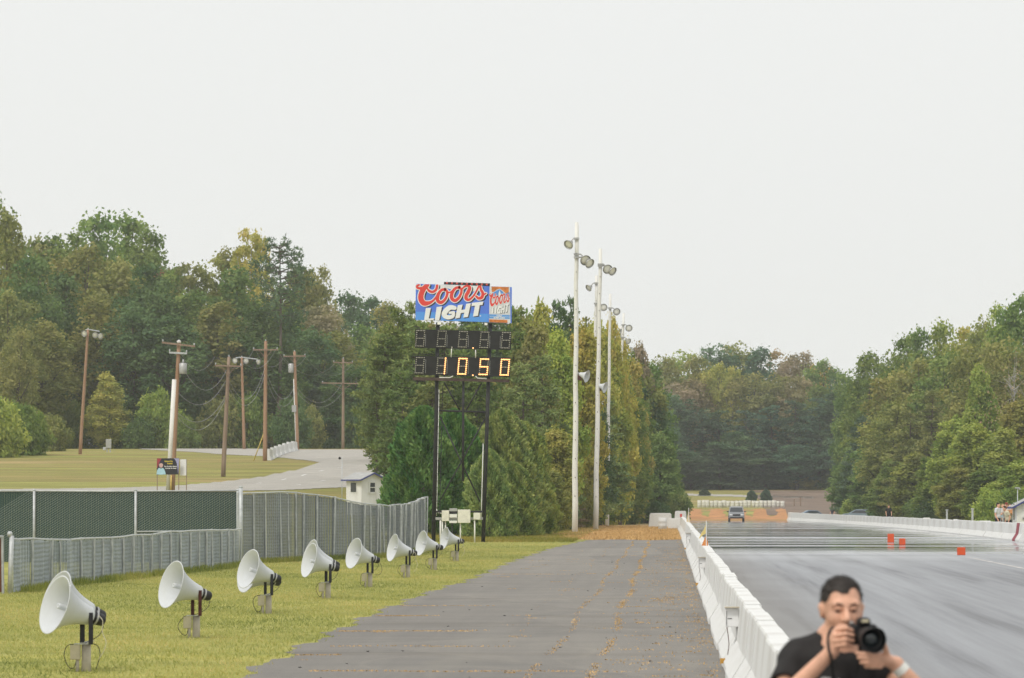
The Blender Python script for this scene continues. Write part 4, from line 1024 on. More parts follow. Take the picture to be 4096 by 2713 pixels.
for u in (245, 1000):
    q = sp(600 + u * .1148, 1850); b = MB(); b.tube([(q[0], .07, -.2), (q[0], .07, q[1] + .1)], .03, 6); b.build('post', M['pole'], sg)
wsx = gx(732, SGY + .4); ws = thing('blank_sign', 'plain white sign board on a post right of the dark poster', 'sign', (wsx, SGY + .4, gz(wsx, SGY + .4)))
q0 = sp(719, 1903); q1 = sp(744, 1838); b = MB(); b.span((-.2, 0, q0[1]), (.21, .03, q1[1])); b.build('board', M['signwhite'], ws)
b = MB(); b.tube([(.22, .06, -.2), (.22, .06, q1[1])], .03, 6); b.build('post', M['pole'], ws)

# ------------------------------------------------------------------ huts
def hut(name, label, loc, w, l, h, roofh, rz, mats, win):
    t = thing(name, label, 'hut', loc, rz)
    b = MB(); b.ext([(-w / 2, -.3), (w / 2, -.3), (w / 2, h), (0, h + roofh), (-w / 2, h)], -l / 2, l / 2); wl = b.build('wall', M['white'], t)
    o_ = .22; b = MB(); e = roofh / (w / 2)
    for s in (-1, 1):
        b.add([(0, -l / 2 - o_, h + roofh + .06), (s * (w / 2 + o_), -l / 2 - o_, h - e * o_ + .06), (s * (w / 2 + o_), l / 2 + o_, h - e * o_ + .06), (0, l / 2 + o_, h + roofh + .06),
               (0, -l / 2 - o_, h + roofh + .01), (s * (w / 2 + o_), -l / 2 - o_, h - e * o_ + .01), (s * (w / 2 + o_), l / 2 + o_, h - e * o_ + .01), (0, l / 2 + o_, h + roofh + .01)],
              [(0, 1, 2, 3), (7, 6, 5, 4), (0, 4, 5, 1), (1, 5, 6, 2), (2, 6, 7, 3)])
    rf = b.build('roof', M['roof'], t)
    b = MB()
    for s in (-1, 1):
        for k in (-1, 1):
            yy = k * (l / 2 + o_ + .012)
            p, q = Vector((0, yy, h + roofh + .01)), Vector((s * (w / 2 + o_), yy, h - e * o_ + .01)); d = (q - p)
            ang = math.atan2(-d.z, d.x) if s > 0 else math.atan2(d.z, -d.x)
            b.box((p + q) / 2, (d.length, .02, .08), Matrix.Rotation(ang if s > 0 else ang, 3, 'Y'))
        b.box((s * (w / 2 + o_ + .012), 0, h - e * o_ + .01), (.02, 2 * (l / 2 + o_), .08))
    b.build('fascia', M['blueTrim'], rf)
    for (side, c, z, ww, hh) in win:
        if side == 'front': ctr = Vector((c, -l / 2 - .015, z)); rot = Matrix.Identity(3)
        else: ctr = Vector((-w / 2 - .015, c, z)); rot = Matrix.Rotation(R(90), 3, 'Z')
        b = MB(); b.box(ctr, (ww, .03, hh), rot); wi = b.build('window', M['glass'], t)
        b = MB()
        for u, v_, a, c2 in ((-ww / 2, 0, .07, hh + .07), (ww / 2, 0, .07, hh + .07), (0, hh / 2, ww, .07), (0, -hh / 2, ww + .14, .09), (0, 0, ww, .045)):
            b.box(ctr + rot @ Vector((u, -.012, v_)), (a, .05, c2), rot)
        b.build('window_frame', M['white'], wi)
    return t
HX, HY = gx(1448, 262), 262
hut('gatehouse_hut', 'small white hut with a grey gabled roof behind the tall grey fence', (HX + .15, HY, gz(HX, HY)), 1.55, 1.5, zy(1916, 262) - gz(HX, HY), .32, R(40), M, [('front', .0, zy(1952, 262) - gz(HX, HY) + .02, .42, .62), ('side', .0, zy(1950, 262) - gz(HX, HY), .55, .55)])
# camera mast beside the hut
mx = gx(1368, 268); t = thing('camera_mast', 'thin grey mast with a small camera left of the white hut', 'mast', (mx, 268, gz(mx, 268)))
b = MB(); b.tube([(0, 0, -.2), (0, 0, zy(1830, 268) - gz(mx, 268))], .025, 6); b.build('pole', M['galv'], t, True)
b = MB(); b.lathe([(-.1, .05), (0, .085), (.02, .08), (.03, .02)], 10, Matrix.Translation((-.14, -.06, zy(1833, 268) - gz(mx, 268))) @ Matrix.Rotation(R(-120), 4, 'Z')); b.build('camera_head', M['dark'], t, True)
# hut at the right edge
RX, RYH = gx(4128, 219), 219
rh = hut('timing_hut', 'white hut with blue trim cut off by the right edge, behind the barrier wall', (RX + .35, RYH + .6, gz(RX, RYH)), 2.3, 2.6, zy(2023, 219) - gz(RX, RYH), .6, 0, M, [('front', -.55, 1.35, .55, .75), ('side', 0, 1.3, .8, .8)])
mx = gx(4069, 222.5); t = thing('lamp_mast', 'thin pole with a small lamp rising beside the right hut', 'lamp post', (mx, 222.5, gz(mx, 222)))
b = MB(); b.tube([(0, 0, -.1), (.02, 0, zy(1952, 216) - gz(mx, 216))], .022, 6); b.build('pole', M['galv'], t, True)
b = MB(); b.box((0, -.03, zy(1951, 216)), (.24, .08, .06)); b.box((.12, -.05, zy(1955, 216)), (.09, .1, .07)); b.build('lamp_head', M['lamp'], t, bevel=.01)
tp = thing('orange_canopy', 'orange canopy top behind the bystanders at the right edge', 'canopy', (gx(4042, 226), 226, gz(18, 226)))
zc = zy(2040, 226); zb = zy(2052, 226)
b = MB(); b.add([(-.45, -.5, zb), (.6, -.5, zb), (.6, .9, zb), (-.45, .9, zb), (.08, .2, zc + .1)], [(0, 1, 4), (1, 2, 4), (2, 3, 4), (3, 0, 4), (3, 2, 1, 0)]); b.build('cover', M['clay'], tp)
for a in (-.42, .57):
    for c in (-.47, .87):
        b = MB(); b.tube([(a, c, -.1), (a, c, zb)], .02, 5); b.build('leg', M['galv'], tp)
# white odds and ends behind the right wall
for i, (x, y, w, h, Y, lab) in enumerate([(3631, 2080, 27, 18, 300, 'white crate behind the right barrier wall, left of the grey post'), (3771, 2090, 16, 26, 270, 'tall white bin behind the right barrier wall'), (3880, 2094, 44, 22, 245, 'wide white tub behind the right barrier wall'), (3945, 2096, 58, 16, 238, 'low white bench behind the right barrier wall near the bystanders')]):
    p = pt(x, y, Y); p.x = max(p.x, 17.2); z0 = gz(p.x, Y); ww = w / FPX * Y; top = zy(y - h / 2, Y)
    b = MB(); b.ext([(-ww / 2, 0), (ww / 2, 0), (ww / 2 * 1.05, (top - z0) * .92), (ww / 2 * .95, top - z0), (-ww / 2 * .95, top - z0), (-ww / 2 * 1.05, (top - z0) * .92)], -.3, .3); o = b.build('storage_box', M['white'], bevel=.02); o.location = (p.x, Y, z0); tag(o, lab, 'box')
for i, (x, yt, Y, lab) in enumerate([(3877, 2036, 252, 'short grey post with a cap behind the right barrier wall'), (3764, 2040, 275, 'slim grey post behind the right barrier wall')]):
    X = max(gx(x, Y), 17.0); z0 = gz(X, Y); b = MB(); b.tube([(0, 0, -.1), (0, 0, zy(yt, Y) - z0)], .06, 7); b.box((0, 0, zy(yt, Y) - z0), (.16, .16, .06)); o = b.build('marker_post', M['galv'], smooth=False); o.location = (X, Y, z0); tag(o, lab, 'post')

# ------------------------------------------------------------------ vehicles
def car(name, label, cat, loc, rz, L, W, prof, color, roofz, win, wheelr=.36, wb=(.2, .8), front=True):
    """side profile prof = [(y, z)] from front bumper over the roof to the rear; car faces local -Y"""
    t = thing(name, label, cat, loc, rz)
    def hw(z): return W / 2 * (1 - .17 * max(0, (z - .95)) / max(.3, roofz - .95)) if z > .95 else W / 2 * (1 - .04 * max(0, .4 - z) / .4)
    b = MB(); n = len(prof); V = []
    for y, z in prof:
        for s in (-1, -.8, .8, 1): V.append((s * hw(z), y + (0.10 * abs(s) if y < .3 and abs(s) == 1 else 0), z + (0 if abs(s) == 1 else .015)))
    F = []
    for i in range(n):
        j = (i + 1) % n
        for k in range(3): F.append((4 * i + k, 4 * i + k + 1, 4 * j + k + 1, 4 * j + k))
    F.append(tuple(4 * i for i in range(n))); F.append(tuple(4 * i + 3 for i in reversed(range(n))))
    b.add(V, F); body = b.build('body', M['ocg'], t, bevel=0); body.color = (*color, 1)
    for (nm, pts) in win:
        b = MB(); b.add(pts + [(p[0] * .99, p[1] + .02, p[2] - .02) for p in pts], [tuple(range(len(pts)))]); b.build(nm, M['glass'], t)
    for yy in wb:
        for s in (-1, 1):
            b = MB(); b.lathe([(-.1, wheelr * .55), (-.11, wheelr * .9), (-.08, wheelr), (.08, wheelr), (.11, wheelr * .9), (.1, wheelr * .55)], 16, Matrix.Translation((s * (W / 2 - .09), yy * L, wheelr))); wh = b.build('wheel', M['tyre'], t, True)
            b = MB(); b.lathe([(-.05, wheelr * .5), (s * .115, wheelr * .58), (s * .1, wheelr * .2)], 12, Matrix.Translation((s * (W / 2 - .09), yy * L, wheelr))); b.build('rim', M['rim'], wh, True)
    return t, hw
TY = 540.0; TX = gx(2945, TY); tz = gz(TX, TY) + .01
W = 1.86
prof = [(.05, .42), (0, .55), (.0, .72), (.04, .98), (.12, 1.04), (1.15, 1.14), (1.75, 1.72), (2.0, 1.80), (3.6, 1.82), (4.4, 1.74), (4.75, 1.05), (4.8, .6), (4.75, .42)]
hwf = lambda z: W / 2 * (1 - .17 * (z - .95) / (1.82 - .95)) if z > .95 else W / 2
ws_ = [(-hwf(1.17) * .88, 1.17 - .03, 1.18), (hwf(1.17) * .88, 1.17 - .03, 1.18), (hwf(1.68) * .86, 1.70 - .03, 1.70), (-hwf(1.68) * .86, 1.70 - .03, 1.70)]
sw = [[(s * (hwf(1.2) + .012), 1.55, 1.2), (s * (hwf(1.2) + .012), 3.9, 1.2), (s * (hwf(1.65) + .012), 3.8, 1.65), (s * (hwf(1.65) + .012), 1.95, 1.65)] for s in (-1, 1)]
suv, hw_ = car('sport_utility_vehicle', 'grey sport utility vehicle coming head on at the far end of the track', 'car', (TX, TY - 2.4, tz), 0, 4.8, W, prof, (.30, .31, .33), 1.82, [('windscreen', ws_)] + [('side_window', q) for q in sw], .38)
b = MB(); b.box((0, -.012, .80), (.86, .04, .20)); b.build('grille', M['dark'], suv)
b = MB(); b.box((0, -.025, .50), (1.5, .08, .22)); b.build('lower_bumper', M['dark'], suv)
b = MB(); b.box((0, -.03, .62), (1.74, .10, .08)); b.build('bumper', M['rim'], suv)
for s in (-1, 1):
    b = MB(); b.box((s * .66, -.0, .84), (.36, .06, .18)); b.build('headlight', M['signwhite'], suv, bevel=.02)
    b = MB(); b.box((s * 1.02, 1.35, 1.22), (.2, .1, .15)); b.build('mirror', M['dark'], suv, bevel=.02)
    b = MB(); b.box((s * .72, 2.8, 1.86), (.04, 1.5, .03)); b.build('roof_rail', M['dark'], suv)
cprof = [(.05, .3), (0, .5), (.05, .68), (1.1, .88), (1.75, 1.36), (2.9, 1.38), (3.7, .98), (4.35, .92), (4.4, .5), (4.3, .3)]
chw = lambda z: .86 * (1 - .17 * (z - .95) / .45) if z > .95 else .86
cw = [[(s * (chw(1.0) + .012), 1.4, .98), (s * (chw(1.0) + .012), 3.4, 1.0), (s * (chw(1.3) + .012), 2.85, 1.3), (s * (chw(1.3) + .012), 1.85, 1.3)] for s in (-1, 1)]
cws = [(-.72, 1.12, .93), (.72, 1.12, .93), (.64, 1.68, 1.33), (-.64, 1.68, 1.33)]
for (x, Y, rz, colr, lab) in [(3282, 575, 100, (.10, .16, .24), 'dark blue car parked behind the right barrier wall, below the earth bank'), (3495, 470, 60, (.24, .30, .36), 'blue grey car parked behind the right barrier wall, below the right wood')]:
    X = max(gx(x, Y), 18.6); z0 = gz(X, Y) + .02
    car('parked_car', lab, 'car', (X + (1.2 if rz > 90 else 1), Y, z0), R(rz), 4.4, 1.72, cprof, colr, 1.38, [('windscreen', cws)] + [('side_window', q) for q in cw], .31)
# ------------------------------------------------------------------ people: smooth-blended solids turned into one surface
def surface_nets(D, org, h):
    inside = D < 0
    c = np.zeros(tuple(s - 1 for s in D.shape), dtype=np.int8)
    nx, ny, nz = c.shape
    corners = [(i, j, k) for i in (0, 1) for j in (0, 1) for k in (0, 1)]
    for i, j, k in corners: c += inside[i:i + nx, j:j + ny, k:k + nz]
    act = (c > 0) & (c < 8); idx = np.argwhere(act); vid = -np.ones(c.shape, dtype=np.int64); vid[act] = np.arange(len(idx))
    acc = np.zeros((len(idx), 3)); cnt = np.zeros(len(idx))
    E = [(a, b) for a in corners for b in corners if sum(abs(p - q) for p, q in zip(a, b)) == 1 and a < b]
    I = idx
    for a, b in E:
        da = D[I[:, 0] + a[0], I[:, 1] + a[1], I[:, 2] + a[2]]; db = D[I[:, 0] + b[0], I[:, 1] + b[1], I[:, 2] + b[2]]
        m = (da < 0) != (db < 0); t = np.where(m, da / np.where(m, da - db, 1), 0)
        p = np.array(a)[None] + t[:, None] * (np.array(b) - np.array(a))[None]
        acc[m] += p[m]; cnt[m] += 1
    V = (I + acc / cnt[:, None]) * h + np.array(org)
    F = []
    for ax in range(3):
        o1, o2 = [(1, 2), (2, 0), (0, 1)][ax]
        sl = [slice(None)] * 3; sl[ax] = slice(0, D.shape[ax] - 1)
        s2 = [slice(None)] * 3; s2[ax] = slice(1, D.shape[ax])
        A = inside[tuple(sl)]; B = inside[tuple(s2)]
        e = np.argwhere(A != B)
        ok = (e[:, o1] > 0) & (e[:, o2] > 0) & (e[:, o1] < c.shape[o1]) & (e[:, o2] < c.shape[o2]) & (e[:, ax] < c.shape[ax])
        e = e[ok]; flip = A[e[:, 0], e[:, 1], e[:, 2]]
        def g(d1, d2):
            q = e.copy(); q[:, o1] -= d1; q[:, o2] -= d2; return vid[q[:, 0], q[:, 1], q[:, 2]]
        q = np.stack([g(1, 1), g(0, 1), g(0, 0), g(1, 0)], 1)
        q[~flip] = q[~flip][:, ::-1]; F.append(q)
    return V, np.concatenate(F)
def sdf_mesh(name, prims, h, mat, subtract=(), wrinkle=0):
    """prims: ('c', a, b, ra, rb, k) tapered limb or ('e', centre, radii, k[, rotation])"""
    lo = np.array([1e9] * 3); hi = -lo
    for p in prims:
        if p[0] == 'c':
            for q, r in ((p[1], p[3]), (p[2], p[4])): lo = np.minimum(lo, np.array(q) - r); hi = np.maximum(hi, np.array(q) + r)
        else: r = max(p[2]); lo = np.minimum(lo, np.array(p[1]) - r); hi = np.maximum(hi, np.array(p[1]) + r)
    lo -= .03; hi += .03; n = np.ceil((hi - lo) / h).astype(int) + 1
    ax = [lo[i] + h * np.arange(n[i]) for i in range(3)]
    D = np.full(tuple(n), .06, dtype=np.float32)
    def field(p, box):
        X, Y_, Z = [ax[i][box[i]] for i in range(3)]
        X = X[:, None, None]; Y_ = Y_[None, :, None]; Z = Z[None, None, :]
        if p[0] == 'c':
            a, b = np.array(p[1], float), np.array(p[2], float); d = b - a; L = max(1e-9, d @ d)
            t = np.clip(((X - a[0]) * d[0] + (Y_ - a[1]) * d[1] + (Z - a[2]) * d[2]) / L, 0, 1)
            return np.sqrt((X - a[0] - t * d[0]) ** 2 + (Y_ - a[1] - t * d[1]) ** 2 + (Z - a[2] - t * d[2]) ** 2) - (p[3] + t * (p[4] - p[3]))
        c, r = p[1], p[2]; x, y, z = X - c[0], Y_ - c[1], Z - c[2]
        if len(p) > 4:
            Rm = p[4].transposed(); x, y, z = [Rm[i][0] * x + Rm[i][1] * y + Rm[i][2] * z for i in range(3)]
        k0 = np.sqrt((x / r[0]) ** 2 + (y / r[1]) ** 2 + (z / r[2]) ** 2); return (k0 - 1) * min(r)
    def boxof(p, pad):
        if p[0] == 'c': a = np.minimum(np.array(p[1]) - p[3], np.array(p[2]) - p[4]); b = np.maximum(np.array(p[1]) + p[3], np.array(p[2]) + p[4])
        else: a = np.array(p[1]) - max(p[2]); b = np.array(p[1]) + max(p[2])
        i0 = np.clip(((a - pad - lo) / h).astype(int), 0, n - 1); i1 = np.clip(((b + pad - lo) / h).astype(int) + 2, 1, n)
        return tuple(slice(u, w) for u, w in zip(i0, i1))
    for p in prims:
        k = p[5] if p[0] == 'c' else p[3]; bx = boxof(p, .06); f = field(p, bx); d = D[bx]
        if k > 0:
            hh = np.clip(.5 + .5 * (d - f) / k, 0, 1); D[bx] = d * (1 - hh) + f * hh - k * hh * (1 - hh)
        else: D[bx] = np.minimum(d, f)
    for p in subtract:
        k = p[5] if p[0] == 'c' else p[3]; bx = boxof(p, .06); f = -field(p, bx); d = D[bx]
        hh = np.clip(.5 - .5 * (d - f) / max(k, 1e-4), 0, 1); D[bx] = d * (1 - hh) + f * hh + k * hh * (1 - hh)
    if wrinkle:
        X = ax[0][:, None, None]; Y_ = ax[1][None, :, None]; Z = ax[2][None, None, :]
        D += wrinkle * (np.sin(X * 21 + Z * 34 + 2 * np.sin(Z * 9)) * np.sin(Z * 13 - X * 17) + .6 * np.sin(Z * 55 + X * 30 + 3 * np.sin(X * 14)) * np.sin(X * 23 + 1) + .3 * np.sin(Y_ * 40 + Z * 20)).astype(np.float32)
    V, F = surface_nets(D, lo, h)
    me = bpy.data.meshes.new(name); me.from_pydata(V.tolist(), [], F.tolist()); me.materials.append(mat)
    me.polygons.foreach_set('use_smooth', [True] * len(F)); me.update(); return me

def head_prims(c, yaw=0, tilt=0, s=1.0):
    """skull, jaw, brow, nose, lips, ears; faces local -Y, turned by yaw"""
    Rm = Matrix.Rotation(yaw, 3, 'Z') @ Matrix.Rotation(tilt, 3, 'X')
    P = lambda x, y, z: tuple(Vector(c) + Rm @ Vector((x, y, z)) * s)
    e = lambda x, y, z, a, b, d, k: ('e', P(x, y, z), (a * s, b * s, d * s), k, Rm)
    pr = [e(0, .012, .045, .080, .098, .086, 0), e(0, -.018, -.01, .072, .078, .085, .03), e(0, -.032, -.072, .050, .055, .046, .035),
          e(0, -.052, -.098, .024, .026, .022, .03), e(-.040, -.062, -.028, .024, .022, .022, .02), e(.040, -.062, -.028, .024, .022, .022, .02),
          ('c', P(-.045, -.084, .028), P(.045, -.084, .028), .013 * s, .013 * s, .018),
          ('c', P(0, -.090, .020), P(0, -.116, -.030), .009 * s, .015 * s, .012), e(-.013, -.104, -.034, .010, .011, .009, .008), e(.013, -.104, -.034, .010, .011, .009, .008),
          ('c', P(-.020, -.090, -.066), P(.020, -.090, -.066), .008 * s, .008 * s, .012), ('c', P(-.017, -.088, -.077), P(.017, -.088, -.077), .008 * s, .008 * s, .012)]
    for sg in (-1, 1): pr += [e(sg * .082, .010, -.008, .009, .018, .030, .010), e(sg * .089, .014, .010, .008, .016, .015, .006)]
    sub = [e(-.032, -.098, .004, .017, .014, .010, .012), e(.032, -.098, .004, .017, .014, .010, .012)]
    return pr, sub, P, Rm
def hair_prims(c, yaw, s=1.0, tilt=0, front=.0):
    Rm = Matrix.Rotation(yaw, 3, 'Z') @ Matrix.Rotation(tilt, 3, 'X'); P = lambda x, y, z: tuple(Vector(c) + Rm @ Vector((x, y, z)) * s)
    e = lambda x, y, z, a, b, d, k: ('e', P(x, y, z), (a * s, b * s, d * s), k, Rm)
    add = [e(0, .014, .047, .0835, .104, .0900, 0), e(0, .042, .0, .0765, .080, .075, .02)]
    sub = [e(0, -.115, -.020 + front, .066, .085, .092, .012), e(-.046, -.098, .050 + front, .026, .050, .034, .014), e(.046, -.096, .064 + front, .032, .050, .040, .014),
           e(0, -.05, -.11, .12, .13, .075, .01), e(0, .07, -.125, .14, .13, .085, .01), e(-.086, .000, -.022, .026, .036, .052, .008), e(.086, .000, -.022, .026, .036, .052, .008)]
    return add, sub

# --- the photographer in the foreground
PYD = 19.5; PSC = FPX / PYD
pc = pt(3350, 1985, PYD); PH = Vector((pc.x, PYD, 0))
def W2(x, y, d): return ((x - 3350) / PSC, d, zy(y, PYD))      # photo pixel and depth offset -> local metres
HC = W2(3366, 2437, .0)
hp, hsub, HPt, HR = head_prims(HC, R(9), R(4), 1.05)
neckb = W2(3352, 2575, .045)
chest = W2(3345, 2690, .05)
shR = W2(3168, 2634, .05); shL = W2(3492, 2665, .05)          # his right shoulder shows at the picture's left
elR = W2(3120, 2800, -.13); wrR = W2(3318, 2598, -.20)
elL = W2(3705, 2795, -.17); wrL = W2(3572, 2648, -.205)
def fingers(base_pts, k=.006, r=(.0092, .0088, .0082, .0074)):
    out = []
    for P_ in base_pts:
        for i in range(len(P_) - 1): out.append(('c', P_[i], P_[i + 1], r[min(i, 3)], r[min(i + 1, 3)], k if i else .012))
    return out
prims = list(hp)
prims += [('c', HPt(0, .015, -.06), neckb, .055, .062, .03), ('c', neckb, (chest[0], .055, chest[2] - .05), .075, .12, .05),
          ('c', (shR[0] + .05, .05, shR[2] - .01), (shL[0] - .05, .05, shL[2] - .01), .072, .072, .05),
          ('e', (chest[0], .05, chest[2] - .02), (.175, .105, .19), .06), ('e', (chest[0], .05, .98), (.150, .105, .16), .06), ('e', (chest[0], .055, .88), (.160, .12, .11), .05),
          ('c', shR, elR, .050, .042, .03), ('c', elR, wrR, .043, .029, .02), ('c', shL, elL, .050, .042, .03), ('c', elL, wrL, .043, .029, .02)]
for s in (-1, 1):
    hx = chest[0] + s * .09
    prims += [('c', (hx, .05, .88), (hx + s * .02, .03, .47), .085, .055, .03), ('c', (hx + s * .02, .03, .47), (hx + s * .03, .07, .08), .055, .038, .02), ('c', (hx + s * .03, .07, .05), (hx + s * .05, -.10, .035), .042, .032, .02)]
# right hand on the grip: palm behind, four fingers wrapped round to the front, thumb up the back
kn = [W2(3338, 2512, -.232), W2(3330, 2534, -.236), W2(3330, 2556, -.236), W2(3334, 2576, -.232)]
tips = [W2(3398, 2514, -.252), W2(3403, 2533, -.252), W2(3402, 2554, -.250), W2(3399, 2573, -.246)]
mids = [W2(3374, 2503, -.268), W2(3372, 2527, -.272), W2(3372, 2549, -.272), W2(3370, 2569, -.266)]
palmc = W2(3326, 2556, -.205)
prims += [('e', palmc, (.028, .020, .045), .015), ('c', wrR, palmc, .029, .026, .015)]
for a, b_, c_ in zip(kn, mids, tips): prims += [('c', palmc, a, .016, .0105, .012), ('c', a, b_, .0105, .0095, .004), ('c', b_, c_, .0095, .0078, .004)]
prims += [('c', W2(3318, 2560, -.19), W2(3334, 2512, -.175), .014, .012, .01), ('c', W2(3334, 2512, -.175), W2(3372, 2497, -.168), .012, .0095, .006)]
# left hand cradling the lens from below: fingers reach back to the picture's left
pl = W2(3518, 2625, -.235)
prims += [('e', pl, (.048, .030, .021), .015, Matrix.Rotation(R(18), 3, 'Y')), ('c', wrL, pl, .028, .024, .02)]
ft = [(W2(3495, 2614, -.262), W2(3452, 2606, -.268), W2(3415, 2603, -.262)), (W2(3500, 2630, -.262), W2(3458, 2622, -.270), W2(3422, 2621, -.262)), (W2(3502, 2644, -.256), W2(3462, 2640, -.266), W2(3432, 2640, -.258)), (W2(3508, 2655, -.248), W2(3476, 2655, -.256), W2(3450, 2656, -.250))]
for a, b_, c_ in ft: prims += [('c', pl, a, .016, .0115, .012), ('c', a, b_, .0112, .0102, .004), ('c', b_, c_, .0102, .0085, .004)]
prims += [('c', W2(3535, 2615, -.235), W2(3528, 2588, -.27), .015, .012, .01), ('c', W2(3528, 2588, -.27), W2(3522, 2566, -.285), .012, .010, .006)]
person = thing('person', 'man in a charcoal T-shirt holding a camera to his face, nearest the viewer', 'person', PH)
link(bpy.data.objects.new('body', sdf_mesh('body', prims, .0055, M['skin'], hsub)), person)
ha, hs_ = hair_prims(HC, R(9), 1.05, R(4))
hair_me = sdf_mesh('hair', ha, .004, M['hair'], hs_, .0012)
hair_o = link(bpy.data.objects.new('hair', hair_me), person)
hb = MB(); hr = random.Random(2); ctr = Vector(HC) + Vector((0, .014, .04))
for p_ in hair_me.polygons:
    if hr.random() > .34: continue
    c_ = p_.center; n_ = (c_ - ctr).normalized(); tn_ = n_.orthogonal().normalized(); sd_ = n_.cross(tn_); a_ = hr.uniform(0, 6.28); w_ = (tn_ * math.cos(a_) + sd_ * math.sin(a_)) * .0011
    tip = c_ + n_ * hr.uniform(.004, .011) + Vector((hr.gauss(0, .004), hr.gauss(-.002, .004), hr.gauss(0, .003)))
    hb.add([c_ - w_, c_ + w_, tip], [(0, 1, 2)])
hs2_ = MB.build(hb, 'hair_strands', M['hair'], hair_o); hs2_['kind'] = 'stuff'
# T-shirt: torso and sleeves a little outside the body, open at neck and sleeve ends
slR = tuple(np.array(shR) * .42 + np.array(elR) * .58); slL = tuple(np.array(shL) * .62 + np.array(elL) * .38)
tp_ = [('c', (neckb[0] - .045, .055, neckb[2] - .020), (shR[0] + .04, .05, shR[2] + .008), .062, .072, .03), ('c', (neckb[0] + .045, .055, neckb[2] - .022), (shL[0] - .04, .05, shL[2] + .006), .062, .068, .03),
       ('c', (neckb[0], .055, neckb[2] - .03), (chest[0], .055, chest[2] - .05), .090, .13, .03), ('c', (shR[0] + .035, .05, shR[2] - .01), (shL[0] - .035, .05, shL[2] - .01), .078, .072, .05),
       ('e', (chest[0] - .01, .05, chest[2] - .04), (.185, .125, .20), .06), ('e', (chest[0], .05, 1.0), (.178, .128, .19), .06), ('e', (chest[0], .055, .90), (.18, .135, .10), .05),
       ('c', (shR[0] + .02, .05, shR[2]), slR, .070, .068, .03), ('c', (shL[0] - .02, .04, shL[2]), slL, .064, .060, .03)]
dR = np.array(elR) - np.array(shR); dR /= np.linalg.norm(dR); dL = np.array(elL) - np.array(shL); dL /= np.linalg.norm(dL)
tsub = [('c', tuple(np.array(slR) + dR * .062), tuple(np.array(slR) + dR * .2), .085, .085, .006), ('c', tuple(np.array(slL) + dL * .062), tuple(np.array(slL) + dL * .2), .085, .085, .006),
        ('e', (neckb[0] + .005, neckb[1] - .02, neckb[2] + .052), (.074, .088, .058), .008)]
link(bpy.data.objects.new('shirt', sdf_mesh('shirt', tp_, .0065, M['shirt'], tsub, .0055)), person)
pt_ = []
for s in (-1, 1):
    hx = chest[0] + s * .09; pt_ += [('c', (hx, .05, .90), (hx + s * .02, .03, .47), .105, .078, .02), ('c', (hx + s * .02, .03, .47), (hx + s * .03, .07, .10), .078, .068, .02)]
link(bpy.data.objects.new('trousers', sdf_mesh('trousers', pt_ + [('e', (chest[0], .055, .90), (.172, .13, .09), .03)], .012, M['denim'])), person)
for s in (-1, 1):
    hx = chest[0] + s * .12; link(bpy.data.objects.new('shoe', sdf_mesh('shoe', [('c', (hx, .10, .05), (hx + s * .02, -.13, .042), .05, .042, .02), ('e', (hx + s * .01, -.02, .025), (.055, .15, .025), .01)], .01, M['camera'])), person)
# eyes and brows
for s in (-1, 1):
    b = MB(); n = 14; V = []
    ec = Vector(HPt(s * .032, -.0775, .003))
    bm = bmesh.new(); bmesh.ops.create_uvsphere(bm, u_segments=16, v_segments=10, radius=.0125)
    me = bpy.data.meshes.new('eye'); bm.to_mesh(me); bm.free(); me.materials.append(plain('eye_white', (.16, .11, .09), .3, .1, 5)); me.polygons.foreach_set('use_smooth', [True] * len(me.polygons))
    o = link(bpy.data.objects.new('eye', me), person); o.location = ec
    bm = bmesh.new(); bmesh.ops.create_uvsphere(bm, u_segments=12, v_segments=8, radius=.0068)
    me = bpy.data.meshes.new('iris'); bm.to_mesh(me); bm.free(); me.materials.append(M['hair'])
    i_ = link(bpy.data.objects.new('iris', me), o); i_.location = HR @ Vector((.0, -.0085, -.001))
    link(bpy.data.objects.new('eyelid', sdf_mesh('eyelid', [('c', HPt(s * .018, -.0925, .0115), HPt(s * .032, -.0945, .0135), .0055, .0070, .003), ('c', HPt(s * .032, -.0945, .0135), HPt(s * .048, -.0885, .0095), .0070, .005, .003)], .0018, M['skin'])), person)
    link(bpy.data.objects.new('eyebrow', sdf_mesh('eyebrow', [('c', HPt(s * .014, -.0975, .0255), HPt(s * .034, -.0985, .031), .0042, .0048, .004), ('c', HPt(s * .034, -.0985, .031), HPt(s * .056, -.0855, .0265), .0048, .003, .004)], .002, plain('eyebrow_hair', (.10, .055, .035), .8, .3, 40))), person)
b = MB(); d = (Vector(elL) - Vector(wrL)).normalized(); c0 = Vector(wrL) + d * .012
b.tube([c0, c0 + d * .034], .0345, 20, False); b.tube([c0 + d * .034, c0], .0325, 20, False); b.build('wristband', M['band'], person, True)
b = MB(); b.add([W2(3272, 2714, -.105), W2(3320, 2714, -.105), W2(3316, 2704, -.107), W2(3284, 2703, -.107)], [(0, 1, 2, 3)]); b.add([W2(3340, 2714, -.105), W2(3356, 2714, -.105), W2(3350, 2709, -.107)], [(0, 1, 2)])
b.build('shirt_print', M['signwhite'], person)
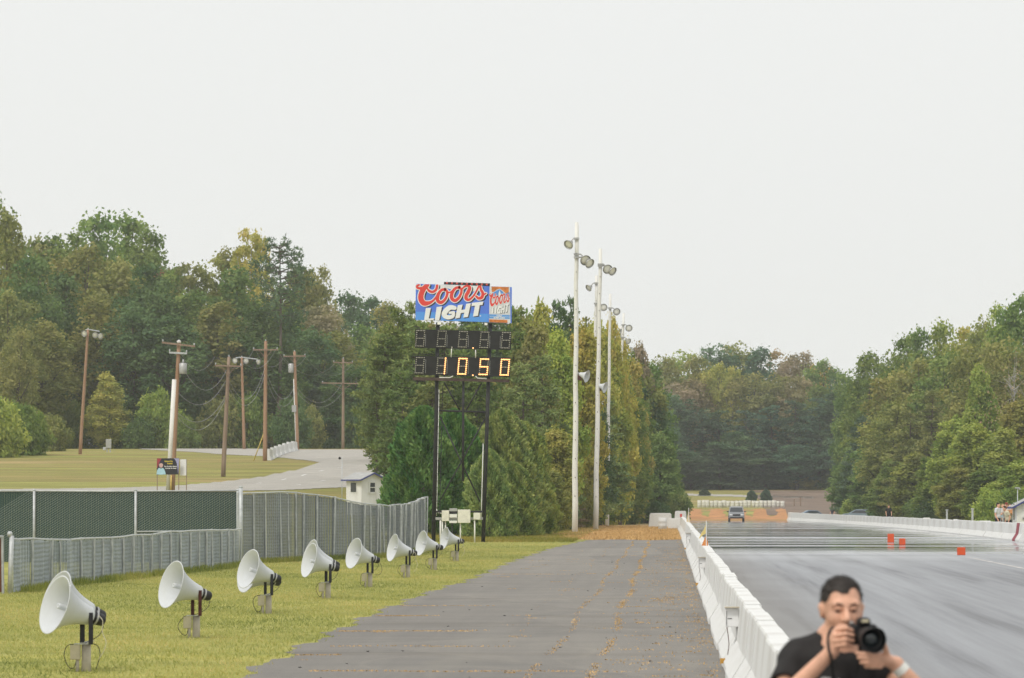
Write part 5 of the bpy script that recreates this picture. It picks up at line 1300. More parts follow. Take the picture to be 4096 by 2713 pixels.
# the camera
LD = Vector((.20, -1, -.06)).normalized(); LP = Vector(W2(3474, 2547, -.345))
camo = thing('camera', 'black camera with a hooded zoom lens in the hands of the man', 'camera', PH + LP)
q = LD.to_track_quat('X', 'Z').to_matrix().to_4x4()
b = MB(); b.lathe([(-.165, .036), (-.13, .038), (-.125, .041), (-.09, .042), (-.085, .044), (-.04, .044), (-.035, .047), (-.012, .0485), (-.012, .040), (-.03, .037)], 28, q, True, True); b.build('lens_barrel', M['camera'], camo, True)
b = MB(); b.lathe([(-.03, .038), (-.022, .030), (-.018, .016), (-.017, .002)], 24, q, True, True); b.build('front_glass', M['lens'], camo, True)
b = MB(); n = 40
for k in range(n):      # petal hood: long petals top and bottom, short at the sides
    a0, a1 = 2 * math.pi * k / n, 2 * math.pi * (k + 1) / n
    f_ = lambda a: .018 + .022 * max(0, abs(math.sin(a)) * 1.5 - .5)
    V = []
    for a in (a0, a1):
        for r0, r1 in ((.0485, .0535), (.0505, .0555)):
            V.append(q @ Vector((-.015, r0 * math.cos(a), r0 * math.sin(a)))); V.append(q @ Vector((f_(a), r1 * math.cos(a), r1 * math.sin(a))))
    b.add(V, [(0, 1, 5, 4), (2, 6, 7, 3), (1, 3, 7, 5)])
b.build('lens_hood', M['camera'], camo)
qb = q; T = lambda x, y, z: q @ Vector((x, y, z))
def cbox(name, c, sz, mat, bev=.006):
    b = MB(); b.box(T(*c), sz, q.to_3x3()); return b.build(name, mat, camo, bevel=bev)
# local axes: x along the lens, y to the picture's right? z up
sgn = 1 if (q @ Vector((0, 1, 0))).x > 0 else -1
cbox('body', (-.195, 0, .005), (.055, .128, .088), M['camera'], .010)
cbox('grip', (-.180, -sgn * .052, -.004), (.062, .030, .078), M['camera'], .010)
cbox('prism_hump', (-.185, sgn * .004, .060), (.060, .055, .036), M['camera'], .010)
cbox('badge', (-.1535, sgn * .004, .066), (.004, .030, .011), M['gold'], 0)
b = MB(); b.lathe([(0, .010), (.008, .010)], 12, Matrix.Translation(T(-.19, -sgn * .045, .052)) @ Matrix.Rotation(-R(90), 4, 'Y')); b.build('shutter_dial', M['lamp'], camo, True)
b = MB(); o_ = PH + LP
sp_ = [Vector(W2(3328, 2500, -.20)), Vector(W2(3312, 2515, -.215)), Vector(W2(3304, 2545, -.222)), Vector(W2(3306, 2590, -.235)), Vector(W2(3316, 2625, -.235)), Vector(W2(3322, 2660, -.19)), Vector(W2(3336, 2720, -.13)), Vector(W2(3400, 2740, -.12)), Vector(W2(3430, 2640, -.16)), Vector(W2(3428, 2560, -.18))]
P2 = catmull([tuple(p - LP) for p in sp_], 6)
for sft in (-.0035, 0, .0035): b.tube([Vector(p) + Vector((sft, 0, 0)) for p in P2], .003, 5)
b.build('neck_strap', M['camera'], camo, True)

# --- bystanders
def stander(label, X, Y, rz, shirt, trousers, hairc, s=1.0, armpose=0, hat=None, group=None):
    t = thing('person', label, 'person', (X, Y, gz(X, Y)), rz, group); t.scale = (s, s, s)
    key = armpose
    if key not in stander.cache:
        c = (0, 0, 1.60); hp_, hs2, Pt2, _ = head_prims(c, 0)
        pr = list(hp_) + [('c', (0, .015, 1.53), (0, .03, 1.43), .055, .06, .03), ('c', (-.15, .03, 1.40), (.15, .03, 1.40), .065, .065, .05), ('e', (0, .03, 1.25), (.16, .10, .2), .06), ('e', (0, .03, 1.0), (.15, .105, .14), .06)]
        arms = {0: [((-.19, .03, 1.39), (-.25, .05, 1.12), (-.24, -.08, .88)), ((.19, .03, 1.39), (.25, .05, 1.12), (.22, -.10, .90))],
                1: [((-.19, .03, 1.39), (-.27, -.02, 1.14), (-.10, -.20, 1.30)), ((.19, .03, 1.39), (.27, .0, 1.14), (.10, -.22, 1.28))]}[armpose]
        sl = []
        for a, e_, w in arms:
            pr += [('c', a, e_, .05, .04, .03), ('c', e_, w, .04, .028, .02)]
            d = (Vector(w) - Vector(e_)).normalized(); pr += [('e', tuple(Vector(w) + d * .05), (.032, .032, .045), .02)]
            for f_ in range(4): pr += [('c', tuple(Vector(w) + d * .07 + Vector(((f_ - 1.5) * .016, 0, 0))), tuple(Vector(w) + d * .15 + Vector(((f_ - 1.5) * .017, -.02, 0))), .009, .007, .004)]
            pr += [('c', tuple(Vector(w) + d * .03), tuple(Vector(w) + d * .08 + Vector((.03, -.03, 0))), .011, .009, .006)]
            sl.append((a, tuple((Vector(a) + Vector(e_)) / 2)))
        legs = []
        for sg in (-1, 1): legs += [('c', (sg * .09, .03, .9), (sg * .10, .01, .48), .085, .055, .03), ('c', (sg * .10, .01, .48), (sg * .11, .05, .08), .055, .038, .02)]
        feet = [('c', (sg * .11, .06, .05), (sg * .13, -.12, .04), .045, .035, .02) for sg in (-1, 1)]
        shirt_p = [('c', (-.14, .03, 1.395), (.14, .03, 1.395), .08, .08, .05), ('e', (0, .03, 1.25), (.19, .125, .22), .06), ('e', (0, .03, 1.02), (.185, .135, .15), .06)] + [('c', a, b_, .075, .068, .03) for a, b_ in sl]
        tr_p = [('e', (0, .03, .92), (.175, .13, .10), .03)] + [('c', p[1], p[2], p[3] + .02, p[4] + .022, .02) for p in legs]
        ha_, hs3 = hair_prims(c, 0)
        stander.cache[key] = (sdf_mesh('body', pr + legs + feet, .012, M['skin'], hs2), sdf_mesh('shirt', shirt_p, .014, M['oc'], [('e', (0, .0, 1.52), (.08, .09, .06), .01)]), sdf_mesh('trousers', tr_p, .016, M['oc']), sdf_mesh('hair', ha_, .009, M['oc'], hs3), sdf_mesh('shoes', [('c', p[1], p[2], p[3] + .012, p[4] + .012, .01) for p in feet], .012, M['oc']))
    for me, colr in zip(stander.cache[key], (None, shirt, trousers, hairc, (.03, .03, .03))):
        o = link(bpy.data.objects.new(me.name, me), t)
        if colr: o.color = (*colr, 1)
    if hat:
        b = MB(); b.lathe([(1.655, .092), (1.69, .093), (1.73, .07), (1.75, .02)], 14, Matrix.Translation((0, .012, 0)) @ Matrix.Rotation(-R(90), 4, 'Y')); b.box((0, -.12, 1.665), (.14, .11, .012)); h_ = b.build('cap', M['oc'], t, True); h_.color = (*hat, 1)
    return t
stander.cache = {}
G = 'bystanders behind the right barrier wall'
def sx_(x, Y): return max(gx(x, Y), 16.8)
stander('bystander in a white shirt and dark trousers, leftmost of the group by the right hut', sx_(3993, 231), 231, R(60), (.74, .74, .80), (.03, .03, .05), (.03, .025, .02), 1.0, 0, None, G)
stander('bystander in a pale blue top, half hidden behind the white-shirted one', sx_(4011, 234), 234, R(20), (.30, .50, .62), (.10, .03, .04), (.35, .26, .12), .97, 0, None, G)
stander('bystander in a light grey shirt and grey shorts raising hands to the face', sx_(4026, 226), 226, R(10), (.62, .61, .60), (.22, .21, .19), (.05, .03, .02), 1.0, 1, (.25, .06, .04), G)
stander('bystander in an olive top close to the right hut', sx_(4041, 229), 229, R(-40), (.36, .34, .24), (.20, .19, .17), (.05, .04, .03), .97, 1, None, G)
stander('stooping bystander in a cream shirt beside the right hut wall', sx_(4053, 224), 224, R(-70), (.68, .62, .46), (.02, .02, .03), (.04, .03, .02), .95, 0, None, G).rotation_euler = (R(18), 0, R(-70))
X_ = sx_(3329, 560); stander('distant person in dark clothes right of the dark blue parked car', max(X_, 18.0), 560, R(-30), (.05, .05, .07), (.05, .05, .06), (.25, .08, .05), 1.05, 0, (.45, .10, .06), G)
stander('distant person in black standing right of the blue grey parked car', max(sx_(3555, 400), 18.0), 400, R(10), (.012, .012, .016), (.012, .012, .016), (.02, .02, .02), 1.0, 0, None, G)
# ------------------------------------------------------------------ trees
def quads_mesh(name, C, U, Wv, tint, mat):
    """leaf quads: centres C, half axes U and Wv, one tint value each"""
    n = len(C); V = np.empty((n, 4, 3), dtype=np.float32)
    V[:, 0] = C - U - Wv * .35; V[:, 1] = C + U * .15 - Wv; V[:, 2] = C + U + Wv * .35; V[:, 3] = C - U * .15 + Wv
    me = bpy.data.meshes.new(name); me.vertices.add(4 * n); me.vertices.foreach_set('co', V.ravel())
    me.loops.add(4 * n); me.loops.foreach_set('vertex_index', np.arange(4 * n, dtype=np.int32))
    me.polygons.add(n); me.polygons.foreach_set('loop_start', np.arange(0, 4 * n, 4, dtype=np.int32))
    a = me.attributes.new('tint', 'FLOAT', 'FACE'); a.data.foreach_set('value', tint.astype(np.float32))
    me.materials.append(mat); me.update(); me.validate(); return me
def unit(v): return v / np.maximum(1e-9, np.linalg.norm(v, axis=1, keepdims=True))
def frames(rs, N, s, spread=.9, asp=.62, flat=None):
    """half axes of leaves whose normals scatter about N"""
    n = unit(N + rs.normal(0, spread, N.shape)); t = unit(np.cross(n, rs.normal(0, 1, N.shape))); b = np.cross(n, t)
    return t * s[:, None], b * (s * asp)[:, None]
def broadleaf(seed, H=20., Rw=5., base=.25, lobes=26, leaf=.30, n=6500, shape='round', holes=.0, lobe_r=(.26, .42)):
    rs = np.random.RandomState(seed)
    C = []; Rr = []
    zc = H * (base + 1) / 2; hz = H * (1 - base) / 2
    tries = 0
    while len(C) < lobes and tries < 4000:
        tries += 1
        p = rs.uniform(-1, 1, 3)
        if p @ p > 1: continue
        w = 1.0
        if shape == 'tall': w = .62 + .38 * math.sqrt(max(0, 1 - p[2] ** 2))
        if shape == 'cone': w = 1.05 - .55 * (p[2] + 1) / 2
        q = np.array([p[0] * Rw * w, p[1] * Rw * w, zc + p[2] * hz * .9])
        r = Rw * rs.uniform(*lobe_r) * (1 + .12 * max(0, p[2]))
        if any(np.linalg.norm(q - c) < .45 * (r + r2) for c, r2 in zip(C, Rr)): continue
        C.append(q); Rr.append(r)
    C = np.array(C); Rr = np.array(Rr); k = len(C)
    wgt = Rr ** 2; which = rs.choice(k, n, p=wgt / wgt.sum())
    d = unit(rs.normal(0, 1, (n, 3))); d[:, 2] = np.where((d[:, 2] < -.3) & (rs.uniform(0, 1, n) < .5), -d[:, 2], d[:, 2])
    rad = Rr[which] * (rs.beta(3.2, 1.3, n) * 1.08 + .06) * (1 + .22 * np.sin(d[:, 0] * 7 + which) * np.sin(d[:, 1] * 6 + which * 2) * np.sin(d[:, 2] * 8 + which))
    P = C[which] + d * rad[:, None] * np.array([1, 1, .8])
    nf = int(n * (.10 if shape == 'tall' and lobe_r[0] < .15 else .26)); g = unit(rs.normal(0, 1, (nf, 3))); gr = rs.uniform(.35, 1.0, nf) ** .5
    gw = (1.05 - .55 * (g[:, 2] * gr + 1) / 2) if shape == 'cone' else 1.0
    P[:nf] = np.stack([g[:, 0] * gr * Rw * .98 * gw, g[:, 1] * gr * Rw * .98 * gw, zc + g[:, 2] * gr * hz * .96], 1) + .35 * Rw * lobe_r[0] * np.sin(g * 9 + seed)
    s = leaf * rs.uniform(.55, 1.25, n)
    U, Wv = frames(rs, d + np.array([0, 0, .5]), s)
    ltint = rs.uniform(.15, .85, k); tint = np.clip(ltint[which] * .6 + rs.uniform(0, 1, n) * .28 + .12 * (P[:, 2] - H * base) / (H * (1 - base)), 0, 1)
    # stray sprigs that break the outline
    ns = n // 7; w2 = rs.choice(k, ns); d2 = unit(rs.normal(0, 1, (ns, 3)) + np.array([0, 0, .8])); P2 = C[w2] + d2 * (Rr[w2] * rs.uniform(.95, 1.55, ns))[:, None]
    U2, W2_ = frames(rs, d2, leaf * rs.uniform(.5, 1.0, ns)); t2_ = np.clip(ltint[w2] * .6 + .35, 0, 1)
    me = quads_mesh('crown', np.concatenate([P, P2]), np.concatenate([U, U2]), np.concatenate([Wv, W2_]), np.concatenate([tint, t2_]), M['leaf'])
    tb = MB(); top = np.array([rs.uniform(-.3, .3), rs.uniform(-.3, .3), H * .86])
    tp = [(0, 0, -.6), (rs.uniform(-.1, .1), 0, H * .12)] + [tuple(top * (t / 6) + np.array([math.sin(t * 1.7 + seed) * .18, math.cos(t * 1.3 + seed) * .18, 0])) for t in (2, 3, 4, 5, 6)]
    r0 = H * .0145; tb.tube(tp, [r0 * 1.3, r0, r0 * .85, r0 * .7, r0 * .52, r0 * .34, r0 * .15], 8)
    for i in rs.choice(k, min(k, 14), replace=False):
        q = C[i]; h0 = max(H * .14, q[2] * .62 - rs.uniform(0, 1.2)); f = h0 / (H * .86); a = np.array([top[0] * f, top[1] * f, h0]); m = (a + q) / 2 + np.array([0, 0, -.35])
        tb.tube([a, m, q], [r0 * .42, r0 * .26, r0 * .08], 5, False)
    return me, tb
def pine(seed, H=24., Rw=3.6, base=.55, n=900, blade=.34, layers=False):
    """tufted pine: needle sprays on spreading limbs, bare trunk below"""
    rs = np.random.RandomState(seed); tb = MB(); Cs = []; Ns = []; Ax = []; T_ = []
    r0 = H * .0125; bend = rs.uniform(-.5, .5, 2)
    cx = lambda z: np.array([bend[0] * math.sin(z / H * 3), bend[1] * math.sin(z / H * 2.4), z])
    tb.tube([cx(z) for z in np.linspace(-.5, H * .97, 9)], list(np.linspace(r0 * 1.15, r0 * .12, 9)), 8)
    z = H * base
    while z < H * .985:
        f = (z - H * base) / (H * (1 - base))
        L = Rw * ((1 - f) ** .65 * .95 + .12) if layers else Rw * (math.sin(math.pi * (f * .82 + .14)) ** .7)
        for _ in range(rs.randint(2, 4) if not layers else rs.randint(3, 6)):
            az = rs.uniform(0, 2 * math.pi); l = L * rs.uniform(.6, 1.12); rise = rs.uniform(-.10, .22) if layers else rs.uniform(.05, .5)
            a = cx(z); e = a + np.array([math.cos(az) * l, math.sin(az) * l, l * rise]); m = (a + e) / 2 + np.array([0, 0, -.06 * l])
            tb.tube([a, m, e], [r0 * .30, r0 * .18, r0 * .06], 4, False)
            ntu = max(4, int(l * (7.5 if layers else 4.5))); br = rs.uniform(.1, .9)
            for k in range(ntu):
                t = rs.uniform(.32, 1.02); c = a * (1 - t) ** 2 + 2 * t * (1 - t) * m + t * t * e if t < 1 else e
                c = c + rs.normal(0, .16 if layers else .28, 3) * np.array([1, 1, .5 if layers else .9]) * (1.6 if layers else 1.4)
                nb = 6
                d = unit(rs.normal(0, 1, (nb, 3)) + np.array([math.cos(az) * .4, math.sin(az) * .4, .55]))
                Cs.append(c[None] + d * blade * .5); Ax.append(d * blade * .62); Ns.append(d); T_.append(np.full(nb, br * .55) + rs.uniform(0, .4, nb))
        z += H * (1 - base) / (30 if layers else 22) * rs.uniform(.6, 1.4)
    C = np.concatenate(Cs); A = np.concatenate(Ax); D = np.concatenate(Ns); t = np.concatenate(T_)
    Wv = unit(np.cross(D, rs.normal(0, 1, D.shape))) * blade * .17
    return quads_mesh('crown', C, A, Wv, t, M['needle']), tb
def cedar(seed, H=7., Rw=2.3, n=20000, blade=.15, topw=.12):
    """dense evergreen cone down to the ground, upswept sprays"""
    rs = np.random.RandomState(seed); z = H * rs.beta(1.1, 1.1, n); f = z / H
    az = rs.uniform(0, 2 * math.pi, n)
    env = Rw * (np.clip(1 - f ** 2.4, 0, 1) ** .60 * np.clip(f * 5 + .72, 0, 1)) + topw * .3
    lump = 1 + .17 * np.sin(az * 3 + z * 1.4 + seed) + .14 * np.sin(az * 7 - z * 2.9) + .09 * np.sin(az * 13 + z * 5.1)
    r = env * lump * (1 - .45 * rs.beta(1, 4, n))
    P = np.stack([np.cos(az) * r, np.sin(az) * r, z], 1)
    d = unit(np.stack([np.cos(az) * .75, np.sin(az) * .75, np.full(n, .75)], 1) + rs.normal(0, .38, (n, 3)))
    s = blade * rs.uniform(.6, 1.35, n); A = d * s[:, None]; Wv = unit(np.cross(d, rs.normal(0, 1, d.shape))) * (s * .42)[:, None]
    tint = np.clip(.42 + .22 * np.sin(az * 5 + z * 2.1 + seed) + rs.uniform(-.25, .25, n), 0, 1)
    me = quads_mesh('crown', P, A, Wv, tint, M['needle'])
    tb = MB(); tb.tube([(0, 0, -.3), (0, 0, H * .5), (.05, 0, H * .93)], [H * .022, H * .014, .01], 7)
    for k in range(22):
        a_ = rs.uniform(0, 6.28); zz = H * rs.uniform(.05, .8); l = Rw * (1 - zz / H) ** .62 * .8; tb.tube([(0, 0, zz), (math.cos(a_) * l * .5, math.sin(a_) * l * .5, zz + l * .12), (math.cos(a_) * l, math.sin(a_) * l, zz + l * .5)], [.03, .02, .006], 4, False)
    return me, tb
KIND = {}
def reg(key, H, Rw, mk, bark='bark'):
    me, tb = mk; KIND.setdefault(key, []).append((me, tb.mesh('trunk', M[bark], True), H, Rw))
for s in (1, 2, 3): reg('oak', 26, 4.8, broadleaf(s, 26, 4.8, .12, 60, .30, 10000, lobe_r=(.18, .32)))
for s in (4, 5): reg('tall', 26, 4.0, broadleaf(s, 26, 4.0, .10, 64, .29, 9500, 'tall', lobe_r=(.19, .33)))
for s in (6, 7): reg('sparse', 26, 3.8, broadleaf(s, 26, 3.8, .22, 75, .25, 5200, 'tall', lobe_r=(.13, .23)), 'barkpale')
for s in (8, 9): reg('bush', 6, 3.2, broadleaf(s, 6, 3.2, -.45, 44, .21, 8000, 'round', lobe_r=(.22, .36)))
for s in (10, 11): reg('near', 15, 2.9, broadleaf(s, 15, 2.9, -.04, 80, .18, 16000, 'cone', lobe_r=(.17, .30)))
for s in (12, 13): reg('pine', 24, 3.6, pine(s, 24, 3.6, .60, blade=.42))
for s in (14, 15, 16): reg('vpine', 15, 3.1, pine(s, 15, 3.1, .06, blade=.36, layers=True))
for s in (17, 18): reg('cedar', 7, 2.3, cedar(s))
for s in (22, 23): reg('overpine', 15, 3.1, pine(s, 15, 3.1, .34, blade=.36, layers=True))
for s in (19,): reg('hemlock', 22, 4.4, pine(s, 22, 4.4, .10, blade=.46, layers=True))
def bare(seed, H=16.):
    rs = np.random.RandomState(seed); tb = MB(); r0 = .2
    tb.tube([(0, 0, -.4), (.2, 0, H * .3), (-.1, .1, H * .6), (.2, 0, H * .9)], [r0, r0 * .75, r0 * .45, r0 * .1], 7)
    for k in range(26):
        z = H * rs.uniform(.25, .85); a = rs.uniform(0, 6.28); l = rs.uniform(1.5, 4.2) * (1.1 - z / H); e = np.array([math.cos(a) * l, math.sin(a) * l, z + l * .7])
        tb.tube([(0, 0, z), (e[0] * .5, e[1] * .5, z + l * .25), e], [.08, .05, .015], 5, False)
        for j in range(3):
            e2 = e + rs.normal(0, .9, 3); tb.tube([e * .7 + np.array([0, 0, z * .3]), e2], [.03, .01], 4, False)
    P = rs.normal(0, 1, (900, 3)) * np.array([2.0, 2.0, 3.0]) + np.array([0, 0, H * .62]); U, Wv = frames(rs, rs.normal(0, 1, (900, 3)), .15 * rs.uniform(.5, 1.2, 900))
    return quads_mesh('crown', P, U, Wv, rs.uniform(0, 1, 900), M['leaf']), tb
reg('bare', 16, 3.0, bare(31), 'barkpale')

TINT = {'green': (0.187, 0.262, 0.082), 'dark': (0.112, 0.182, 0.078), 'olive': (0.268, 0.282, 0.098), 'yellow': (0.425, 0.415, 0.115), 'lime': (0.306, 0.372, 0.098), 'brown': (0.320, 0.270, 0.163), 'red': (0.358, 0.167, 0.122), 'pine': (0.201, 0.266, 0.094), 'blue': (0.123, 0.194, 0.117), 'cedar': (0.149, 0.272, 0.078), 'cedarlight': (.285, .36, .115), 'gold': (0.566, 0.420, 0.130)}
WORD = {'green': 'green', 'dark': 'dark green', 'olive': 'olive green', 'yellow': 'yellowing', 'lime': 'light green', 'brown': 'brownish', 'red': 'reddish', 'pine': 'feathery green', 'blue': 'blue green', 'cedar': 'deep green', 'cedarlight': 'bright green', 'gold': 'golden'}
KWORD = {'oak': 'broad-crowned tree', 'tall': 'tall hardwood', 'sparse': 'thin-crowned pale-stemmed tree', 'bush': 'bush', 'near': 'dense hardwood', 'pine': 'bare-stemmed pine', 'vpine': 'low-branched pine', 'overpine': 'high-branched pine', 'cedar': 'cedar', 'hemlock': 'tall layered conifer', 'bare': 'nearly bare grey tree'}
KCAT = {'bush': 'bush', 'cedar': 'cedar tree', 'pine': 'pine tree', 'vpine': 'pine tree', 'overpine': 'pine tree', 'hemlock': 'conifer'}
MARKS = [(60, 'the left edge of the picture'), (320, 'the leaning floodlight pole'), (690, 'the transformer pole'), (900, 'the second utility pole'), (1062, 'the tallest utility pole'), (1190, 'the pole behind the white barriers'), (1372, 'the rightmost utility pole'), (1560, 'the white hut'), (1850, 'the scoreboard'), (2080, 'the billboard end'), (2300, 'the nearest white light pole'), (2390, 'the second white light pole'), (2500, 'the far light poles'), (2650, 'the white end blocks'), (2945, 'the oncoming vehicle'), (3200, 'the barrel row end'), (3400, 'the earth bank'), (3580, 'the orange foam blocks'), (3845, 'the nearest orange foam block'), (4040, 'the bystanders')]
seen_lab = {}; rt = random.Random(21)
def tree(x, ytop, w, Y, kind, tint, row=None, sink=0, lab=None, var=None, jit=.12):
    """x, ytop, w: centre, top and crown width in photo pixels; Y: distance in metres"""
    X = gx(x, Y); z0 = gz(X, Y) - sink; H = zy(ytop, Y, x) - z0; Wm = w / FPX * Y * (1.0 if kind in ('cedar', 'bush', 'bare') else 1.3)
    L = KIND[kind]; me, tr, H0, R0 = L[(var if var is not None else rt.randrange(len(L))) % len(L)]
    near_ = min(MARKS, key=lambda m: abs(m[0] - x)); side = 'behind' if abs(near_[0] - x) < 28 else ('left of' if x < near_[0] else 'right of')
    lab = lab or f"{WORD[tint]} {KWORD[kind]} {row + ' ' if row else ''}{side} {near_[1]}"
    if lab in seen_lab:
        px_, y_ = seen_lab[lab]
        for w_ in (('taller ' if ytop < y_ - 25 else 'shorter ' if ytop > y_ + 25 else 'leftward ' if x < px_ else 'rightward '), 'second ', 'slighter ', 'small ', 'third '):
            if w_ + lab not in seen_lab: lab = w_ + lab; break
    seen_lab[lab] = (x, ytop)
    grp = {'far': 'far wood'}.get(row, 'trees of the woods')
    nm = {'bush': 'bush', 'cedar': 'cedar_tree', 'pine': 'pine_tree', 'vpine': 'pine_tree', 'overpine': 'pine_tree', 'hemlock': 'conifer_tree'}.get(kind, 'broadleaf_tree')
    t = thing(nm, lab, KCAT.get(kind, 'tree'), (X, Y, z0), rt.uniform(0, 6.28), grp)
    sx = Wm / 2 / R0; t.scale = (sx, sx, H / H0)
    c = link(bpy.data.objects.new('crown', me), t); k = 1 + rt.uniform(-jit, jit); b_ = TINT[tint]; c.color = (b_[0] * k * (1 + rt.uniform(-.08, .08)), b_[1] * k, b_[2] * k * (1 + rt.uniform(-.15, .15)), 1)
    link(bpy.data.objects.new('trunk', tr), t); return t
FR, BK = 'in the front row', 'in the back row'
# ---- left wood
for a in [(-40, 760, 260, 545, 'oak', 'green', BK), (20, 830, 190, 520, 'tall', 'olive', FR), (110, 1010, 230, 505, 'oak', 'dark', FR), (130, 935, 220, 560, 'oak', 'olive', BK), (255, 905, 250, 560, 'oak', 'green', BK), (390, 835, 250, 565, 'oak', 'green', BK),
          (500, 838, 270, 575, 'oak', 'green', BK), (330, 960, 260, 535, 'oak', 'olive', FR), (590, 900, 200, 560, 'tall', 'green', BK), (470, 1010, 260, 530, 'oak', 'olive', FR), (600, 1040, 220, 525, 'tall', 'dark', FR), (230, 1080, 240, 520, 'oak', 'dark', FR), (30, 1150, 220, 490, 'oak', 'olive', FR),
          (690, 1060, 170, 545, 'oak', 'green', BK), (650, 1130, 200, 520, 'oak', 'dark', FR), (760, 1010, 170, 540, 'sparse', 'olive', BK), (850, 985, 190, 545, 'sparse', 'olive', BK), (930, 940, 170, 540, 'sparse', 'olive', BK), (1000, 868, 150, 535, 'sparse', 'yellow', BK), (950, 1060, 230, 525, 'tall', 'green', FR), (780, 1150, 220, 520, 'oak', 'green', FR), (1045, 900, 80, 545, 'sparse', 'yellow', BK),
          (870, 1200, 220, 515, 'tall', 'olive', FR), (1120, 1130, 190, 560, 'tall', 'green', BK), (1190, 1060, 170, 565, 'tall', 'olive', BK), (1265, 1045, 160, 570, 'oak', 'olive', BK), (1150, 1240, 200, 530, 'tall', 'dark', FR), (1290, 1200, 190, 545, 'oak', 'brown', BK),
          (1250, 1290, 200, 525, 'oak', 'dark', FR), (1390, 1158, 190, 620, 'oak', 'blue', BK), (1490, 1170, 180, 640, 'oak', 'blue', BK), (1350, 1320, 200, 540, 'tall', 'olive', FR), (1450, 1290, 200, 560, 'oak', 'green', BK), (1040, 1220, 220, 515, 'tall', 'dark', FR), (700, 1250, 220, 510, 'tall', 'dark', FR), (530, 1190, 240, 512, 'oak', 'dark', FR), (400, 1180, 240, 515, 'oak', 'olive', FR), (150, 1260, 240, 500, 'oak', 'olive', FR), (1560, 1200, 170, 600, 'oak', 'olive', BK)]: tree(*a)
tree(1110, 958, 190, 512, 'pine', 'blue', lab='tall pine with a dark crown on a bare leaning stem behind the tallest utility pole', var=0)
tree(650, 1062, 110, 556, 'oak', 'red', lab='small reddish crown in the gap of the left wood skyline', jit=0)
tree(70, 1300, 130, 480, 'oak', 'olive', FR); tree(-20, 1560, 230, 415, 'bush', 'lime', lab='bright leafy bush at the left edge of the picture, in front of the wood'); tree(100, 1600, 200, 425, 'bush', 'green', lab='green bush between the left edge and the leaning floodlight pole'); tree(190, 1640, 170, 450, 'bush', 'olive', lab='olive bush just left of the leaning floodlight pole foot')
tree(640, 1540, 170, 500, 'bush', 'lime', lab='bright light green bush left of the transformer pole'); tree(560, 1660, 130, 498, 'bush', 'dark'); tree(730, 1650, 130, 495, 'bush', 'green'); tree(425, 1480, 150, 500, 'near', 'yellow', lab='small yellowing tree right of the leaning floodlight pole')
for i, x in enumerate(range(-40, 1480, 85)): tree(x + rt.uniform(-20, 20), rt.uniform(1540, 1680), rt.uniform(130, 190), 506 + rt.uniform(-4, 10), 'bush', rt.choice(['dark', 'green', 'olive', 'dark']), 'at the wood foot')
for x, y in ((150, 1380), (330, 1400), (480, 1420), (620, 1400), (820, 1420), (950, 1400), (1090, 1420), (1220, 1450), (1330, 1480), (1430, 1450)): tree(x, y, 230, 518 + rt.uniform(-4, 8), 'oak', rt.choice(['dark', 'dark', 'green', 'blue']), 'low in the wood')
# ---- pines and cedars round the scoreboard
for a in [(1545, 1330, 200, 300, 'overpine', 'pine', FR), (1600, 1235, 230, 310, 'overpine', 'pine', FR), (1690, 1290, 280, 300, 'vpine', 'pine', FR), (1500, 1480, 140, 296, 'overpine', 'pine', FR), (1640, 1205, 150, 330, 'vpine', 'pine', BK), (1790, 1300, 260, 300, 'vpine', 'pine', FR), (1900, 1290, 260, 305, 'vpine', 'pine', FR), (1600, 1480, 220, 285, 'vpine', 'pine', FR), (1720, 1480, 260, 280, 'vpine', 'olive', FR), (1560, 1250, 180, 340, 'near', 'olive', BK)]: tree(*a)
tree(1698, 1628, 305, 226, 'cedar', 'cedar', lab='large deep green cedar behind the left leg of the scoreboard', var=0, jit=0)
tree(1815, 1640, 280, 230, 'cedar', 'cedar', lab='deep green cedar behind the middle of the scoreboard frame', var=1, jit=0)
tree(1955, 1800, 190, 221, 'cedar', 'cedarlight', lab='low bright green cedar just right of the scoreboard', var=0, jit=0)
tree(2010, 1640, 290, 234, 'cedar', 'cedarlight', lab='bright green cedar right of the scoreboard', var=1, jit=0)
tree(2095, 1690, 230, 238, 'cedar', 'cedarlight', lab='rightmost bright green cedar, before the yellowing trees', var=0, jit=0)
tree(2050, 1850, 190, 226, 'cedar', 'cedarlight', lab='low cedar at the foot of the bright green cedars', var=1, jit=0)
